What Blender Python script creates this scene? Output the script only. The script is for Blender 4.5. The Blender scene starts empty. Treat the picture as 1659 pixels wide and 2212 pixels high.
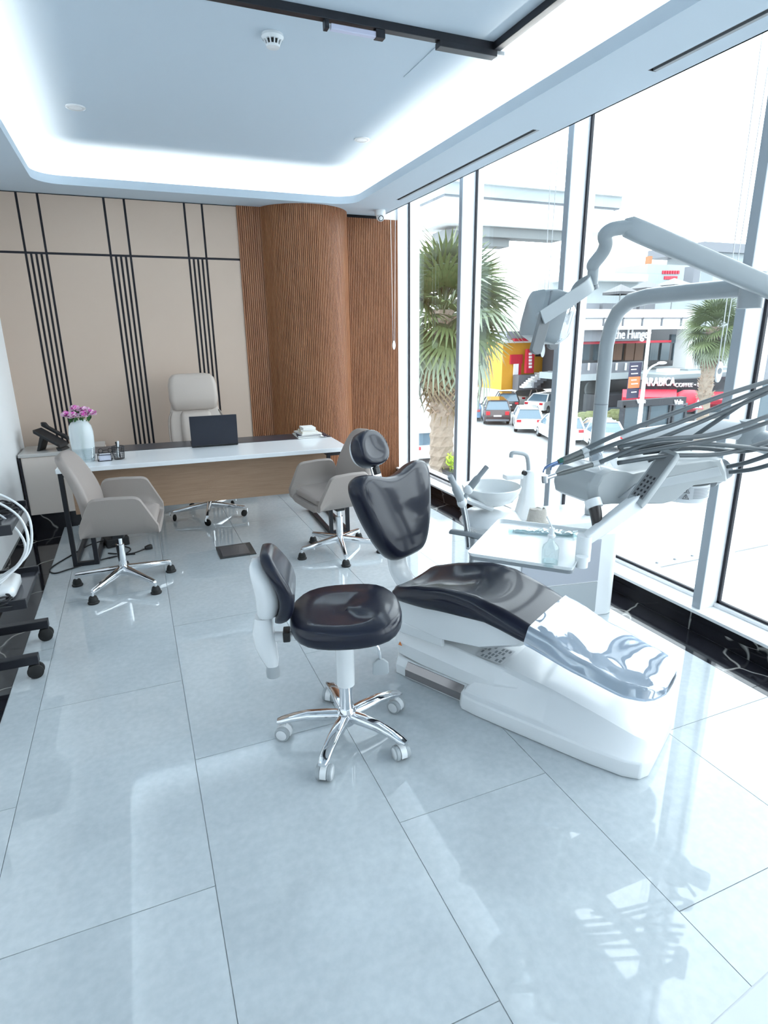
import bpy, bmesh, math, random
from mathutils import Vector, Matrix, Euler
random.seed(7)
PI = math.pi
R = math.radians
scene = bpy.context.scene
COL = scene.collection

# ------------------------------------------------------------------ camera
F_PX, CX, CY, CAM_H = 1281.19, 829.5, 1106.0, 1.57
PITCH, ROLL, YAW = 0.29035, -0.01338, 0.390396
_f = Vector((math.sin(YAW), math.cos(YAW), 0)); _r = Vector((math.cos(YAW), -math.sin(YAW), 0)); _u = Vector((0, 0, 1))
_f2 = _f * math.cos(PITCH) - _u * math.sin(PITCH); _u2 = _u * math.cos(PITCH) + _f * math.sin(PITCH)
_r3 = _r * math.cos(ROLL) + _u2 * math.sin(ROLL); _u3 = _u2 * math.cos(ROLL) - _r * math.sin(ROLL)
EYE = Vector((0, 0, CAM_H))
cam_data = bpy.data.cameras.new('camera'); cam = bpy.data.objects.new('camera', cam_data); COL.objects.link(cam)
m3 = Matrix((_r3, _u3, -_f2)).transposed()
cam.matrix_world = Matrix.Translation(EYE) @ m3.to_4x4()
cam_data.sensor_fit = 'HORIZONTAL'; cam_data.sensor_width = 36.0; cam_data.lens = 36.0 * F_PX / 1659.0
cam_data.clip_start = 0.02; cam_data.clip_end = 400
scene.camera = cam

def ray(px, py):
    return _r3 * ((px - CX) / F_PX) - _u3 * ((py - CY) / F_PX) + _f2
def at_z(px, py, z):
    d = ray(px, py); return EYE + d * ((z - CAM_H) / d.z)
def at_x(px, py, x):
    d = ray(px, py); return EYE + d * (x / d.x)
def at_y(px, py, y):
    d = ray(px, py); return EYE + d * (y / d.y)

# ------------------------------------------------------------------ light and exposure
SKY = 8.0
world = bpy.data.worlds.new('world'); scene.world = world; world.use_nodes = True
bg = world.node_tree.nodes['Background']
bg.inputs['Color'].default_value = (0.84, 0.93, 1.0, 1); bg.inputs['Strength'].default_value = SKY
scene.view_settings.view_transform = 'Standard'; scene.view_settings.look = 'None'
scene.view_settings.exposure = -0.44; scene.view_settings.gamma = 1.0; scene.view_settings.use_curve_mapping = False
sd = bpy.data.lights.new('sun', 'SUN'); sd.energy = 1.6; sd.angle = R(3); sd.color = (1, .97, .92)
sun = bpy.data.objects.new('sun', sd); COL.objects.link(sun); sun.rotation_euler = (R(38), 0, R(205 - 360)); sun.location = (0, 0, 40)
for i, yy in enumerate((0.0, 3.0)):           # sampling portals in the glazed wall
    ld = bpy.data.lights.new('window_portal', 'AREA'); ld.shape = 'RECTANGLE'; ld.size = 3.0; ld.size_y = 2.9
    ld.cycles.is_portal = True
    lo = bpy.data.objects.new('window_portal', ld); COL.objects.link(lo)
    lo.location = (2.95, 1.5 + yy * 1.0 - .0, 1.5); lo.rotation_euler = (R(90), 0, R(90))

# ------------------------------------------------------------------ materials
MATS = {}
def mat(name, col, rough=.5, metal=0., spec=.5, coat=0., coat_r=.05, noise=None, bump=None, emit=None, trans=0., ior=1.45, sheen=0., alpha=1.0, stretch=None):
    """noise=(scale, amount, colour2), bump=(scale, strength), stretch = per-axis mapping scale"""
    if name in MATS: return MATS[name]
    m = bpy.data.materials.new(name); m.use_nodes = True; nt = m.node_tree; b = nt.nodes['Principled BSDF']
    c = (*col, 1)
    b.inputs['Base Color'].default_value = c; b.inputs['Roughness'].default_value = rough; b.inputs['Metallic'].default_value = metal
    b.inputs['Specular IOR Level'].default_value = spec; b.inputs['Coat Weight'].default_value = coat; b.inputs['Coat Roughness'].default_value = coat_r
    b.inputs['Transmission Weight'].default_value = trans; b.inputs['IOR'].default_value = ior; b.inputs['Sheen Weight'].default_value = sheen
    b.inputs['Alpha'].default_value = alpha
    tc = None
    if noise or bump:
        tc = nt.nodes.new('ShaderNodeTexCoord'); mp = nt.nodes.new('ShaderNodeMapping')
        nt.links.new(tc.outputs['Object'], mp.inputs['Vector'])
        if stretch: mp.inputs['Scale'].default_value = stretch
    if noise:
        n = nt.nodes.new('ShaderNodeTexNoise'); n.inputs['Scale'].default_value = noise[0]; n.inputs['Detail'].default_value = 6; n.inputs['Roughness'].default_value = .62
        nt.links.new(mp.outputs[0], n.inputs['Vector'])
        rp = nt.nodes.new('ShaderNodeValToRGB'); rp.color_ramp.elements[0].position = .5 - .5 * noise[1]; rp.color_ramp.elements[1].position = .5 + .5 * noise[1]
        rp.color_ramp.elements[0].color = c; rp.color_ramp.elements[1].color = (*noise[2], 1)
        nt.links.new(n.outputs['Fac'], rp.inputs['Fac']); nt.links.new(rp.outputs['Color'], b.inputs['Base Color'])
    if bump:
        n2 = nt.nodes.new('ShaderNodeTexNoise'); n2.inputs['Scale'].default_value = bump[0]; n2.inputs['Detail'].default_value = 4
        nt.links.new(mp.outputs[0], n2.inputs['Vector'])
        bp = nt.nodes.new('ShaderNodeBump'); bp.inputs['Strength'].default_value = bump[1]; bp.inputs['Distance'].default_value = .01
        nt.links.new(n2.outputs['Fac'], bp.inputs['Height']); nt.links.new(bp.outputs[0], b.inputs['Normal'])
    if emit:
        b.inputs['Emission Color'].default_value = (*emit[0], 1); b.inputs['Emission Strength'].default_value = emit[1]
    MATS[name] = m; return m

def glassmat(name, tint=(1, 1, 1), refl=.04, rough=0.0, painted_sheen=0.0):
    """thin clear sheet: transparent body with a fresnel mirror on it"""
    if name in MATS: return MATS[name]
    m = bpy.data.materials.new(name); m.use_nodes = True; nt = m.node_tree; nt.nodes.clear()
    o = nt.nodes.new('ShaderNodeOutputMaterial'); t = nt.nodes.new('ShaderNodeBsdfTransparent'); t.inputs[0].default_value = (*tint, 1)
    g = nt.nodes.new('ShaderNodeBsdfGlossy'); g.inputs['Roughness'].default_value = rough
    lw = nt.nodes.new('ShaderNodeLayerWeight'); lw.inputs['Blend'].default_value = .5
    pw = nt.nodes.new('ShaderNodeMath'); pw.operation = 'POWER'; pw.inputs[1].default_value = 5
    mu = nt.nodes.new('ShaderNodeMath'); mu.operation = 'MULTIPLY_ADD'; mu.inputs[1].default_value = 1 - refl; mu.inputs[2].default_value = refl; mu.use_clamp = True
    mx = nt.nodes.new('ShaderNodeMixShader')
    nt.links.new(lw.outputs['Facing'], pw.inputs[0]); nt.links.new(pw.outputs[0], mu.inputs[0])
    nt.links.new(mu.outputs[0], mx.inputs[0]); nt.links.new(t.outputs[0], mx.inputs[1]); nt.links.new(g.outputs[0], mx.inputs[2]); nt.links.new(mx.outputs[0], o.inputs[0])
    if painted_sheen:  # pale blue diffuse layer imitating bright sky reflected in the film
        df = nt.nodes.new('ShaderNodeBsdfDiffuse'); df.inputs[0].default_value = (.66, .79, .95, 1); mh = nt.nodes.new('ShaderNodeMixShader'); mh.inputs[0].default_value = painted_sheen
        nt.links.new(mx.outputs[0], mh.inputs[1]); nt.links.new(df.outputs[0], mh.inputs[2]); nt.links.new(mh.outputs[0], o.inputs[0])
    MATS[name] = m; return m

def marble():
    if 'black_marble' in MATS: return MATS['black_marble']
    m = mat('black_marble', (.012, .012, .016), .06, spec=.5)
    nt = m.node_tree; b = nt.nodes['Principled BSDF']
    tc = nt.nodes.new('ShaderNodeTexCoord'); n = nt.nodes.new('ShaderNodeTexNoise'); n.inputs['Scale'].default_value = 1.6; n.inputs['Detail'].default_value = 3
    mx = nt.nodes.new('ShaderNodeMix'); mx.data_type = 'VECTOR'; mx.inputs[0].default_value = .35
    nt.links.new(tc.outputs['Object'], n.inputs['Vector']); nt.links.new(tc.outputs['Object'], mx.inputs[4]); nt.links.new(n.outputs['Color'], mx.inputs[5])
    v = nt.nodes.new('ShaderNodeTexVoronoi'); v.feature = 'DISTANCE_TO_EDGE'; v.inputs['Scale'].default_value = 1.7
    nt.links.new(mx.outputs[1], v.inputs['Vector'])
    rp = nt.nodes.new('ShaderNodeValToRGB'); rp.color_ramp.elements[0].position = 0; rp.color_ramp.elements[1].position = .0075
    rp.color_ramp.elements[0].color = (.34, .33, .31, 1); rp.color_ramp.elements[1].color = (.012, .012, .016, 1)
    nt.links.new(v.outputs['Distance'], rp.inputs[0]); nt.links.new(rp.outputs[0], b.inputs['Base Color'])
    return m

def woodmat(name, c1, c2, scale=(1, 1, 1), rough=.45):
    if name in MATS: return MATS[name]
    m = mat(name, c1, rough, noise=(6, .55, c2), bump=(30, .15), stretch=scale); return m

M_WHITE = mat('white_paint', (.82, .83, .84), .6)
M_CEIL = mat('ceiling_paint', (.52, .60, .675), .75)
M_PLAST = mat('white_plastic', (.79, .81, .825), .22, coat=.3)
M_PLAST2 = mat('light_grey_plastic', (.38, .41, .43), .3)
M_GREYPL = mat('grey_plastic', (.22, .24, .26), .35)
M_CHROME = mat('chrome', (.82, .83, .85), .07, metal=1)
M_STEEL = mat('brushed_steel', (.62, .64, .66), .25, metal=1)
M_BLACK = mat('black_metal', (.012, .013, .018), .38)
M_BLACKPL = mat('black_plastic', (.015, .015, .017), .45)
M_RUB = mat('black_rubber', (.02, .02, .02), .7)
M_LEATH = mat('black_upholstery', (.007, .009, .020), .40, spec=.18, coat=.5, coat_r=.12, bump=(180, .03))
M_TAUPE = mat('taupe_leather', (.305, .262, .24), .5, bump=(160, .05))
M_CREAM = mat('cream_leather', (.46, .395, .35), .42, bump=(120, .05))
M_BEIGE = mat('beige_panel', (.55, .425, .34), .5, noise=(3, .8, (.57, .445, .36)))
M_ALU = mat('white_aluminium', (.88, .89, .90), .35)
M_ALU_SHADE = mat('shaded_aluminium', (.36, .40, .44), .4)  # the white post metal, darkened for its room-side shade
M_GASK = mat('gasket', (.012, .012, .02), .5)
M_GLASS = glassmat('window_glass', (.97, .985, .98), .04)
M_CLEAR = glassmat('clear_glass', (.90, .95, .95), .10)
M_FLUTE = woodmat('fluted_walnut', (.24, .092, .042), (.40, .18, .085), (5, 5, .5), .4)
M_DESKW = woodmat('desk_oak', (.33, .20, .125), (.44, .29, .19), (.7, 6, 14), .45)
M_MARBLE = marble()

# ------------------------------------------------------------------ mesh helpers
class MB:
    def __init__(s): s.v = []; s.f = []; s.mi = []; s.cur = 0
    def add(s, vs, fs):
        o = len(s.v); s.v += [tuple(p) for p in vs]; s.f += [tuple(i + o for i in f) for f in fs]; s.mi += [s.cur] * len(fs); return s
    def box(s, x0, x1, y0, y1, z0, z1):
        vs = [(x0, y0, z0), (x1, y0, z0), (x1, y1, z0), (x0, y1, z0), (x0, y0, z1), (x1, y0, z1), (x1, y1, z1), (x0, y1, z1)]
        return s.add(vs, [(0, 3, 2, 1), (4, 5, 6, 7), (0, 1, 5, 4), (1, 2, 6, 5), (2, 3, 7, 6), (3, 0, 4, 7)])
    def loft(s, rings, cap0=True, cap1=True, closed=True):
        n = len(rings[0]); vs = [p for r in rings for p in r]; fs = []
        m = n if closed else n - 1
        for i in range(len(rings) - 1):
            for j in range(m):
                k = (j + 1) % n; fs.append((i * n + j, i * n + k, (i + 1) * n + k, (i + 1) * n + j))
        if cap0: fs.append(tuple(reversed(range(n))))
        if cap1: fs.append(tuple(range((len(rings) - 1) * n, len(rings) * n)))
        return s.add(vs, fs)
    def tube(s, path, r, n=10, cap=True, flat=None):
        P = [Vector(p) for p in path]; rad = r if isinstance(r, (list, tuple)) else [r] * len(P)
        rings = []; prev = None
        for i, p in enumerate(P):
            t = (P[min(i + 1, len(P) - 1)] - P[max(i - 1, 0)]).normalized()
            if prev is None:
                a = Vector((0, 0, 1)) if abs(t.z) < .9 else Vector((1, 0, 0)); nx = t.cross(a).normalized()
            else:
                nx = (prev - t * prev.dot(t)).normalized()
            prev = nx; ny = t.cross(nx)
            fx, fy = (1, 1) if flat is None else flat
            rings.append([p + nx * (rad[i] * fx * math.cos(2 * PI * k / n)) + ny * (rad[i] * fy * math.sin(2 * PI * k / n)) for k in range(n)])
        return s.loft(rings, cap, cap)
    def lathe(s, prof, n=24, c=(0, 0, 0), cap0=False, cap1=False):
        rings = [[(c[0] + r * math.cos(2 * PI * k / n), c[1] + r * math.sin(2 * PI * k / n), c[2] + z) for k in range(n)] for r, z in prof]
        return s.loft(rings, cap0, cap1)
    def prism(s, poly, z0, z1, axis='z'):
        n = len(poly)
        def mk(a, b, h): return {'z': (a, b, h), 'y': (a, h, b), 'x': (h, a, b)}[axis]
        vs = [mk(a, b, z0) for a, b in poly] + [mk(a, b, z1) for a, b in poly]
        fs = [tuple(range(n)), tuple(reversed(range(n, 2 * n)))] + [(i, i + n, (i + 1) % n + n, (i + 1) % n) for i in range(n)]
        return s.add(vs, fs)
    def bar(s, a, b, w, h=None):
        """square bar between two points"""
        h = w if h is None else h
        a = Vector(a); b = Vector(b); t = (b - a).normalized(); up = Vector((0, 0, 1)) if abs(t.z) < .95 else Vector((0, 1, 0))
        x = t.cross(up).normalized() * (w / 2); y = x.normalized().cross(t) * (h / 2)
        return s.loft([[p - x - y, p + x - y, p + x + y, p - x + y] for p in (a, b)])
    def ball(s, c, rx, ry=None, rz=None, n=12, m=8):
        ry = rx if ry is None else ry; rz = rx if rz is None else rz
        rings = []
        for i in range(1, m):
            a = PI * i / m
            rings.append([(c[0] + rx * math.sin(a) * math.cos(2 * PI * k / n), c[1] + ry * math.sin(a) * math.sin(2 * PI * k / n), c[2] - rz * math.cos(a)) for k in range(n)])
        return s.loft(rings)
    def xf(s, M):
        s.v = [tuple(M @ Vector(p)) for p in s.v]; return s
    def build(s, name, m=None, parent=None, smooth=40, bevel=0, seg=2, sub=0, loc=None, rot=None):
        me = bpy.data.meshes.new(name); me.from_pydata(s.v, [], s.f); me.update()
        bm = bmesh.new(); bm.from_mesh(me); bmesh.ops.recalc_face_normals(bm, faces=bm.faces); bm.to_mesh(me); bm.free()
        if m:
            for mm in (m if isinstance(m, (list, tuple)) else [m]): me.materials.append(mm)
            if isinstance(m, (list, tuple)):
                for p, i in zip(me.polygons, s.mi): p.material_index = i
        if smooth:
            me.shade_smooth()
            if smooth < 180 and not sub: me.set_sharp_from_angle(angle=R(smooth))
        o = bpy.data.objects.new(name, me); COL.objects.link(o)
        if parent: o.parent = parent
        if loc is not None: o.location = loc
        if rot is not None: o.rotation_euler = rot
        if bevel:
            md = o.modifiers.new('bevel', 'BEVEL'); md.width = bevel; md.segments = seg; md.limit_method = 'ANGLE'; md.angle_limit = R(35)
            if smooth: md.harden_normals = False
        if sub:
            md = o.modifiers.new('subdiv', 'SUBSURF'); md.levels = sub; md.render_levels = sub
        return o
def rr(w, h, r, n=5):
    """rounded rectangle outline (half sizes w, h)"""
    pts = []
    for cx, cy, a0 in ((w - r, h - r, 0), (-w + r, h - r, 90), (-w + r, -h + r, 180), (w - r, -h + r, 270)):
        for k in range(n + 1):
            a = R(a0 + 90 * k / n); pts.append((cx + r * math.cos(a), cy + r * math.sin(a)))
    return pts
def spline(pts, n=8):
    """Catmull-Rom through points"""
    P = [Vector(p) for p in pts]; out = []
    for i in range(len(P) - 1):
        p0, p1, p2, p3 = P[max(i - 1, 0)], P[i], P[i + 1], P[min(i + 2, len(P) - 1)]
        for k in range(n):
            t = k / n
            out.append(.5 * ((2 * p1) + (p2 - p0) * t + (2 * p0 - 5 * p1 + 4 * p2 - p3) * t * t + (3 * p1 - p0 - 3 * p2 + p3) * t ** 3))
    out.append(P[-1]); return out
def tag(o, label=None, cat=None, group=None, kind=None):
    if label: o['label'] = label
    if cat: o['category'] = cat
    if group: o['group'] = group
    if kind: o['kind'] = kind
    return o
def thing(name, label, cat, loc=(0, 0, 0), rz=0., group=None):
    o = bpy.data.objects.new(name, None); COL.objects.link(o); o.location = loc; o.rotation_euler = (0, 0, rz); o.empty_display_size = .1
    return tag(o, label, cat, group)
def struct(o): o['kind'] = 'structure'; return o
def copy_tree(o, parent=None):
    c = o.copy(); COL.objects.link(c)
    if parent: c.parent = parent
    for ch in list(o.children): copy_tree(ch, c)
    return c
def text(body, size, name, m, parent, loc, rot, depth=.004, align='LEFT', sx=1.0):
    cu = bpy.data.curves.new(name, 'FONT'); cu.body = body; cu.size = size; cu.extrude = depth; cu.align_x = align; cu.resolution_u = 3
    to = bpy.data.objects.new(name + '_tmp', cu); COL.objects.link(to)
    dg = bpy.context.evaluated_depsgraph_get(); me = bpy.data.meshes.new_from_object(to.evaluated_get(dg)); bpy.data.objects.remove(to)
    me.materials.clear(); me.materials.append(m); me.name = name
    o = bpy.data.objects.new(name, me); COL.objects.link(o); o.parent = parent; o.location = loc; o.rotation_euler = rot; o.scale = (sx, 1, 1)
    return o

# ================================================================== THE SETTING
ZC, ZU = 2.72, 2.95          # soffit and raised ceiling
XL, XR, YB, YF = -0.96, 2.655, 6.06, -2.6
# ---- floor: subfloor, grey tiles one by one, black marble border
fl = struct(MB().box(XL - .1, 2.95, YF - .1, YB + .5, -.12, -.004).build('floor', mat('grout', (.60, .62, .63), .6), smooth=0))
M_TILE = mat('grey_porcelain', (.43, .47, .495), .03, spec=.75, noise=(1.7, .6, (.60, .645, .67)))
_tn = M_TILE.node_tree
_n3 = _tn.nodes.new('ShaderNodeTexNoise'); _n3.inputs['Scale'].default_value = 38; _n3.inputs['Detail'].default_value = 5
_tc3 = _tn.nodes.new('ShaderNodeTexCoord'); _oi = _tn.nodes.new('ShaderNodeObjectInfo'); _ad = _tn.nodes.new('ShaderNodeVectorMath'); _ad.operation = 'ADD'
_cm = _tn.nodes.new('ShaderNodeCombineXYZ'); _ml = _tn.nodes.new('ShaderNodeMath'); _ml.operation = 'MULTIPLY'; _ml.inputs[1].default_value = 50
_tn.links.new(_oi.outputs['Random'], _ml.inputs[0]); _tn.links.new(_ml.outputs[0], _cm.inputs[0]); _tn.links.new(_tc3.outputs['Object'], _ad.inputs[0]); _tn.links.new(_cm.outputs[0], _ad.inputs[1])
for _nd in [n for n in _tn.nodes if n.type == 'MAPPING']: _tn.links.new(_ad.outputs[0], _nd.inputs['Vector'])
_tn.links.new(_ad.outputs[0], _n3.inputs['Vector'])
_rp3 = _tn.nodes.new('ShaderNodeValToRGB'); _rp3.color_ramp.elements[0].position = .35; _rp3.color_ramp.elements[1].position = .7
_rp3.color_ramp.elements[0].color = (.90, .91, .92, 1); _rp3.color_ramp.elements[1].color = (1, 1, 1, 1); _tn.links.new(_n3.outputs['Fac'], _rp3.inputs[0])
_mm = _tn.nodes.new('ShaderNodeMix'); _mm.data_type = 'RGBA'; _mm.blend_type = 'MULTIPLY'; _mm.inputs[0].default_value = 1
_src = _tn.nodes['Principled BSDF'].inputs['Base Color'].links[0].from_socket
_tn.links.new(_src, _mm.inputs[6]); _tn.links.new(_rp3.outputs[0], _mm.inputs[7]); _tn.links.new(_mm.outputs[2], _tn.nodes['Principled BSDF'].inputs['Base Color'])
TILE_MESH = {}
def tile(x0, x1, y0, y1, m, name):
    k = (round(x1 - x0, 3), round(y1 - y0, 3), m.name)
    g = .0013
    if k not in TILE_MESH:
        w, d = k[0] / 2 - g, k[1] / 2 - g
        o = MB().box(-w, w, -d, d, -.0035, 0).build(name, m, fl, smooth=0); TILE_MESH[k] = o.data
    else:
        o = bpy.data.objects.new(name, TILE_MESH[k]); COL.objects.link(o); o.parent = fl
    o.location = ((x0 + x1) / 2, (y0 + y1) / 2, 0)
colx = [-.70, -.557, .046, .648, 1.243, 1.843, 2.45]
for i in range(6):
    off = (.87, 1.473)[i % 2]
    y = off - 1.2 * math.ceil((off - YF) / 1.2)
    while y < YB:
        tile(colx[i], colx[i + 1], max(y, YF), min(y + 1.2, YB), M_TILE, 'tile'); y += 1.2
for x0, x1, off in ((XL, -.70, 4.45), (2.45, 2.655, .35)):
    y = off - 1.2 * math.ceil((off - YF) / 1.2)
    while y < YB:
        tile(x0, x1, max(y, YF), min(y + 1.2, YB), M_MARBLE, 'marble_tile'); y += 1.2
# ---- left wall, front wall behind the viewer
wl = struct(MB().box(XL - .12, XL, YF, YB, 0, 3.2).build('wall_left', mat('white_wall', (.92, .93, .94), .5), smooth=0))
wf = struct(MB().box(XL, 2.95, YF - .12, YF, 0, 3.2).build('wall_front', M_WHITE, smooth=0))
struct(MB().box(XL, XL + .014, YF, YB - .48, 0, .10).build('baseboard_left', M_MARBLE, smooth=0))
# ---- back wall: dark backing with beige panels standing proud of it
wb = struct(MB().box(XL - .12, 1.5, YB + .012, YB + .3, 0, 3.2).box(1.5, 2.95, YB + .12, YB + .3, 0, 3.2).build('wall_back', mat('black_inlay', (.012, .012, .02), .5), smooth=0))
s = .019                       # joint width
ZH = 2.262
def panel(x0, x1, z0, z1): MB().box(x0, x1, YB - .002, YB + .014, z0, z1).build('panel', M_BEIGE, wb, smooth=0)
def stack(xs, z0, z1):
    for a, b in zip(xs[:-1], xs[1:]): panel(a + s / 2, b - s / 2, z0, z1)
groups = [(-.690, -.537), (-.042, .118), (.611, .764)]
ends = [XL - s / 2] + [g for gr in groups for g in gr] + [1.067 + s / 2]
stack(ends, ZH + s / 2, ZC - .008)
low = [XL - s / 2]
for a, b in groups: low += [a + (b - a) * k / 4 for k in range(5)]
low.append(1.067 + s / 2)
stack(low, .10, ZH - s / 2)
struct(MB().box(XL, 1.067, YB - .012, YB + .012, 0, .10).build('baseboard_back', M_MARBLE, smooth=0))
# ---- fluted timber: two flat bays and the round column
def flutes(p0, p1, zt, name):
    """corrugated board between two plan points"""
    p0 = Vector((*p0, 0)); p1 = Vector((*p1, 0)); L = (p1 - p0).length; t = (p1 - p0).normalized(); nrm = Vector((t.y, -t.x, 0))
    n = int(L / .0185); pts = []
    for i in range(n):
        for f, d in ((0, 0), (.14, .013), (.62, .013), (.76, 0)): pts.append(p0 + t * (L * (i + f) / n) + nrm * d)
    pts.append(p1)
    mb = MB(); mb.loft([[q + Vector((0, 0, z)) for q in pts] for z in (0, zt)], False, False, closed=False)
    back = [q for q in (p0 - nrm * .02, p1 - nrm * .02)]
    mb.add([(*p0[:2], zt), (*p1[:2], zt), (*back[1][:2], zt), (*back[0][:2], zt)], [(0, 1, 2, 3)])
    return struct(mb.build(name, M_FLUTE, smooth=30))
flutes((1.067, YB - .004), (1.45, YB - .004), ZC, 'trim_1')
CCX, CCY, CR = 1.71, 6.20, .44
n = 78; pts = []
for i in range(n):
    for f, d in ((0, 0), (.14, .013), (.62, .013), (.76, 0)):
        a = -PI + PI * (i + f) / n * 1.0
        pts.append((CCX + (CR + d) * math.cos(a), CCY + (CR + d) * math.sin(a)))
pts.append((CCX + CR, CCY))
struct(MB().loft([[(x, y, z) for x, y in pts] for z in (0, ZC)], False, False, closed=False).build('trim_2', M_FLUTE, smooth=30))
flutes((2.10, YB + .045), (2.745, YB + .045), ZC - .03, 'trim_3')
# ---- ceiling: soffit ring with rounded opening, lip, cove, raised field
X0, X1, Y0, Y1, RC = -.515, 2.075, -1.6, 5.70, .20
SX1 = 2.53
def ring_pts(x0, x1, y0, y1, r, n=8):
    return [(a + (x0 + x1) / 2, b + (y0 + y1) / 2) for a, b in rr((x1 - x0) / 2, (y1 - y0) / 2, r, n)]
inner = ring_pts(X0, X1, Y0, Y1, RC)
def soffit_mesh():
    bm = bmesh.new()
    vi = [bm.verts.new((x, y, ZC)) for x, y in inner]
    ei = [bm.edges.new((vi[i], vi[(i + 1) % len(vi)])) for i in range(len(vi))]
    oc = [(XL, YF), (SX1, YF), (SX1, YB + .06), (XL, YB + .06)]
    vo = [bm.verts.new((x, y, ZC)) for x, y in oc]; eo = [bm.edges.new((vo[i], vo[(i + 1) % 4])) for i in range(4)]
    alle = ei + eo
    slots = []
    for sy0, sy1 in ((3.35, 5.36), (1.2, 2.48)):            # air slots cut in the soffit
        q = [(2.362, sy0), (2.410, sy0), (2.410, sy1), (2.362, sy1)]
        vq = [bm.verts.new((x, y, ZC)) for x, y in q]; alle += [bm.edges.new((vq[i], vq[(i + 1) % 4])) for i in range(4)]; slots.append(q)
    bmesh.ops.triangle_fill(bm, use_beauty=True, use_dissolve=False, edges=alle, normal=(0, 0, -1))
    for f in list(bm.faces):
        c = f.calc_center_median()
        ins = abs(c.x - (X0 + X1) / 2) < (X1 - X0) / 2 - .001 and abs(c.y - (Y0 + Y1) / 2) < (Y1 - Y0) / 2 - .001 and all((Vector((v.co.x, v.co.y)) - Vector((x, y))).length > -1 for v in f.verts for x, y in inner[:1])
        if ins and all(v in vi for v in f.verts): bm.faces.remove(f); continue
        for q in slots:
            if q[0][0] < c.x < q[1][0] and q[0][1] < c.y < q[2][1] and f.is_valid: bm.faces.remove(f); break
    vs = [v.co[:] for v in bm.verts]; bm.verts.index_update(); fs = [tuple(v.index for v in f.verts) for f in bm.faces]; bm.free()
    return vs, fs, slots
vs, fs, slots = soffit_mesh()
mb = MB(); mb.add(vs, fs)
mb.box(SX1 - .012, SX1, YF, YB + .06, ZC, 3.2)                       # soffit edge at the blind pocket
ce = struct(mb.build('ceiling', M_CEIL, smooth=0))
mb = MB()
LIPH = .062
o2 = ring_pts(X0 - .02, X1 + .02, Y0 - .02, Y1 + .02, RC + .02)
mb.loft([[(x, y, ZC) for x, y in inner], [(x, y, ZC + LIPH) for x, y in inner], [(x, y, ZC + LIPH) for x, y in o2], [(x, y, ZC + .005) for x, y in o2]], False, False)
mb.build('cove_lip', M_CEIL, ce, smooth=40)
o3 = ring_pts(X0 - .22, X1 + .20, Y0 - .22, Y1 + .24, RC + .2)
mb = MB(); mb.loft([[(x, y, ZC + .005) for x, y in o2], [(x, y, ZC + .005) for x, y in o3], [(x, y, ZU - .08) for x, y in o3], [(x * .985 + .012, y * .99, ZU) for x, y in o3]], False, True)
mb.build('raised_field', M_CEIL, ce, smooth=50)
# LED strip lying in the cove behind the lip
o4 = ring_pts(X0 - .10, X1 + .10, Y0 - .10, Y1 + .10, RC + .1)
o5 = ring_pts(X0 - .125, X1 + .125, Y0 - .125, Y1 + .125, RC + .125)
mb = MB(); mb.loft([[(x, y, ZC + .022) for x, y in o4], [(x, y, ZC + .022) for x, y in o5], [(x, y, ZC + .010) for x, y in o5], [(x, y, ZC + .010) for x, y in o4], [(x, y, ZC + .022) for x, y in o4]], False, False)
led = mb.build('cove_led_strip', mat('led_strip', (1, 1, 1), .5, emit=((1, .965, .88), 72)), smooth=0)
tag(led, 'warm white light strip hidden in the ceiling cove', 'cove light')
# upper slab closing the room above the soffit and pocket
struct(MB().box(XL - .12, 2.95, YF - .12, YB + .3, 3.2, 3.3).build('ceiling_slab', M_CEIL, smooth=0))
# air diffusers in the slots
for (q, lab) in zip(slots, ('black linear air slot in the soffit, the one by the dome camera', 'black linear air slot in the soffit at the upper right corner')):
    t = thing('air_diffuser', lab, 'air vent', ((q[0][0] + q[1][0]) / 2, (q[0][1] + q[2][1]) / 2, ZC), 0, 'air slots in the soffit')
    L = (q[2][1] - q[0][1]) / 2; w = (q[1][0] - q[0][0]) / 2
    m = MB(); m.box(-w, w, -L, L, .05, .055); m.build('slot_box', M_BLACK, t, smooth=0)
    m = MB(); m.box(-w, -w + .004, -L, L, 0, .05); m.box(-w, w, -L, -L + .004, 0, .05); m.box(-w, w, L - .004, L, 0, .05); m.build('slot_frame', M_BLACK, t, smooth=0)
    MB().box(w - .02, w, -L, L, .0, .012).build('blade', M_GREYPL, t, smooth=0)
# inspection hatch drawn as a real thin gap: a panel set a little below the field
MB().box(1.605, 2.018, 3.09, 3.525, ZU - .004, ZU + .001).build('access_hatch', M_CEIL, ce, smooth=0)
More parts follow.
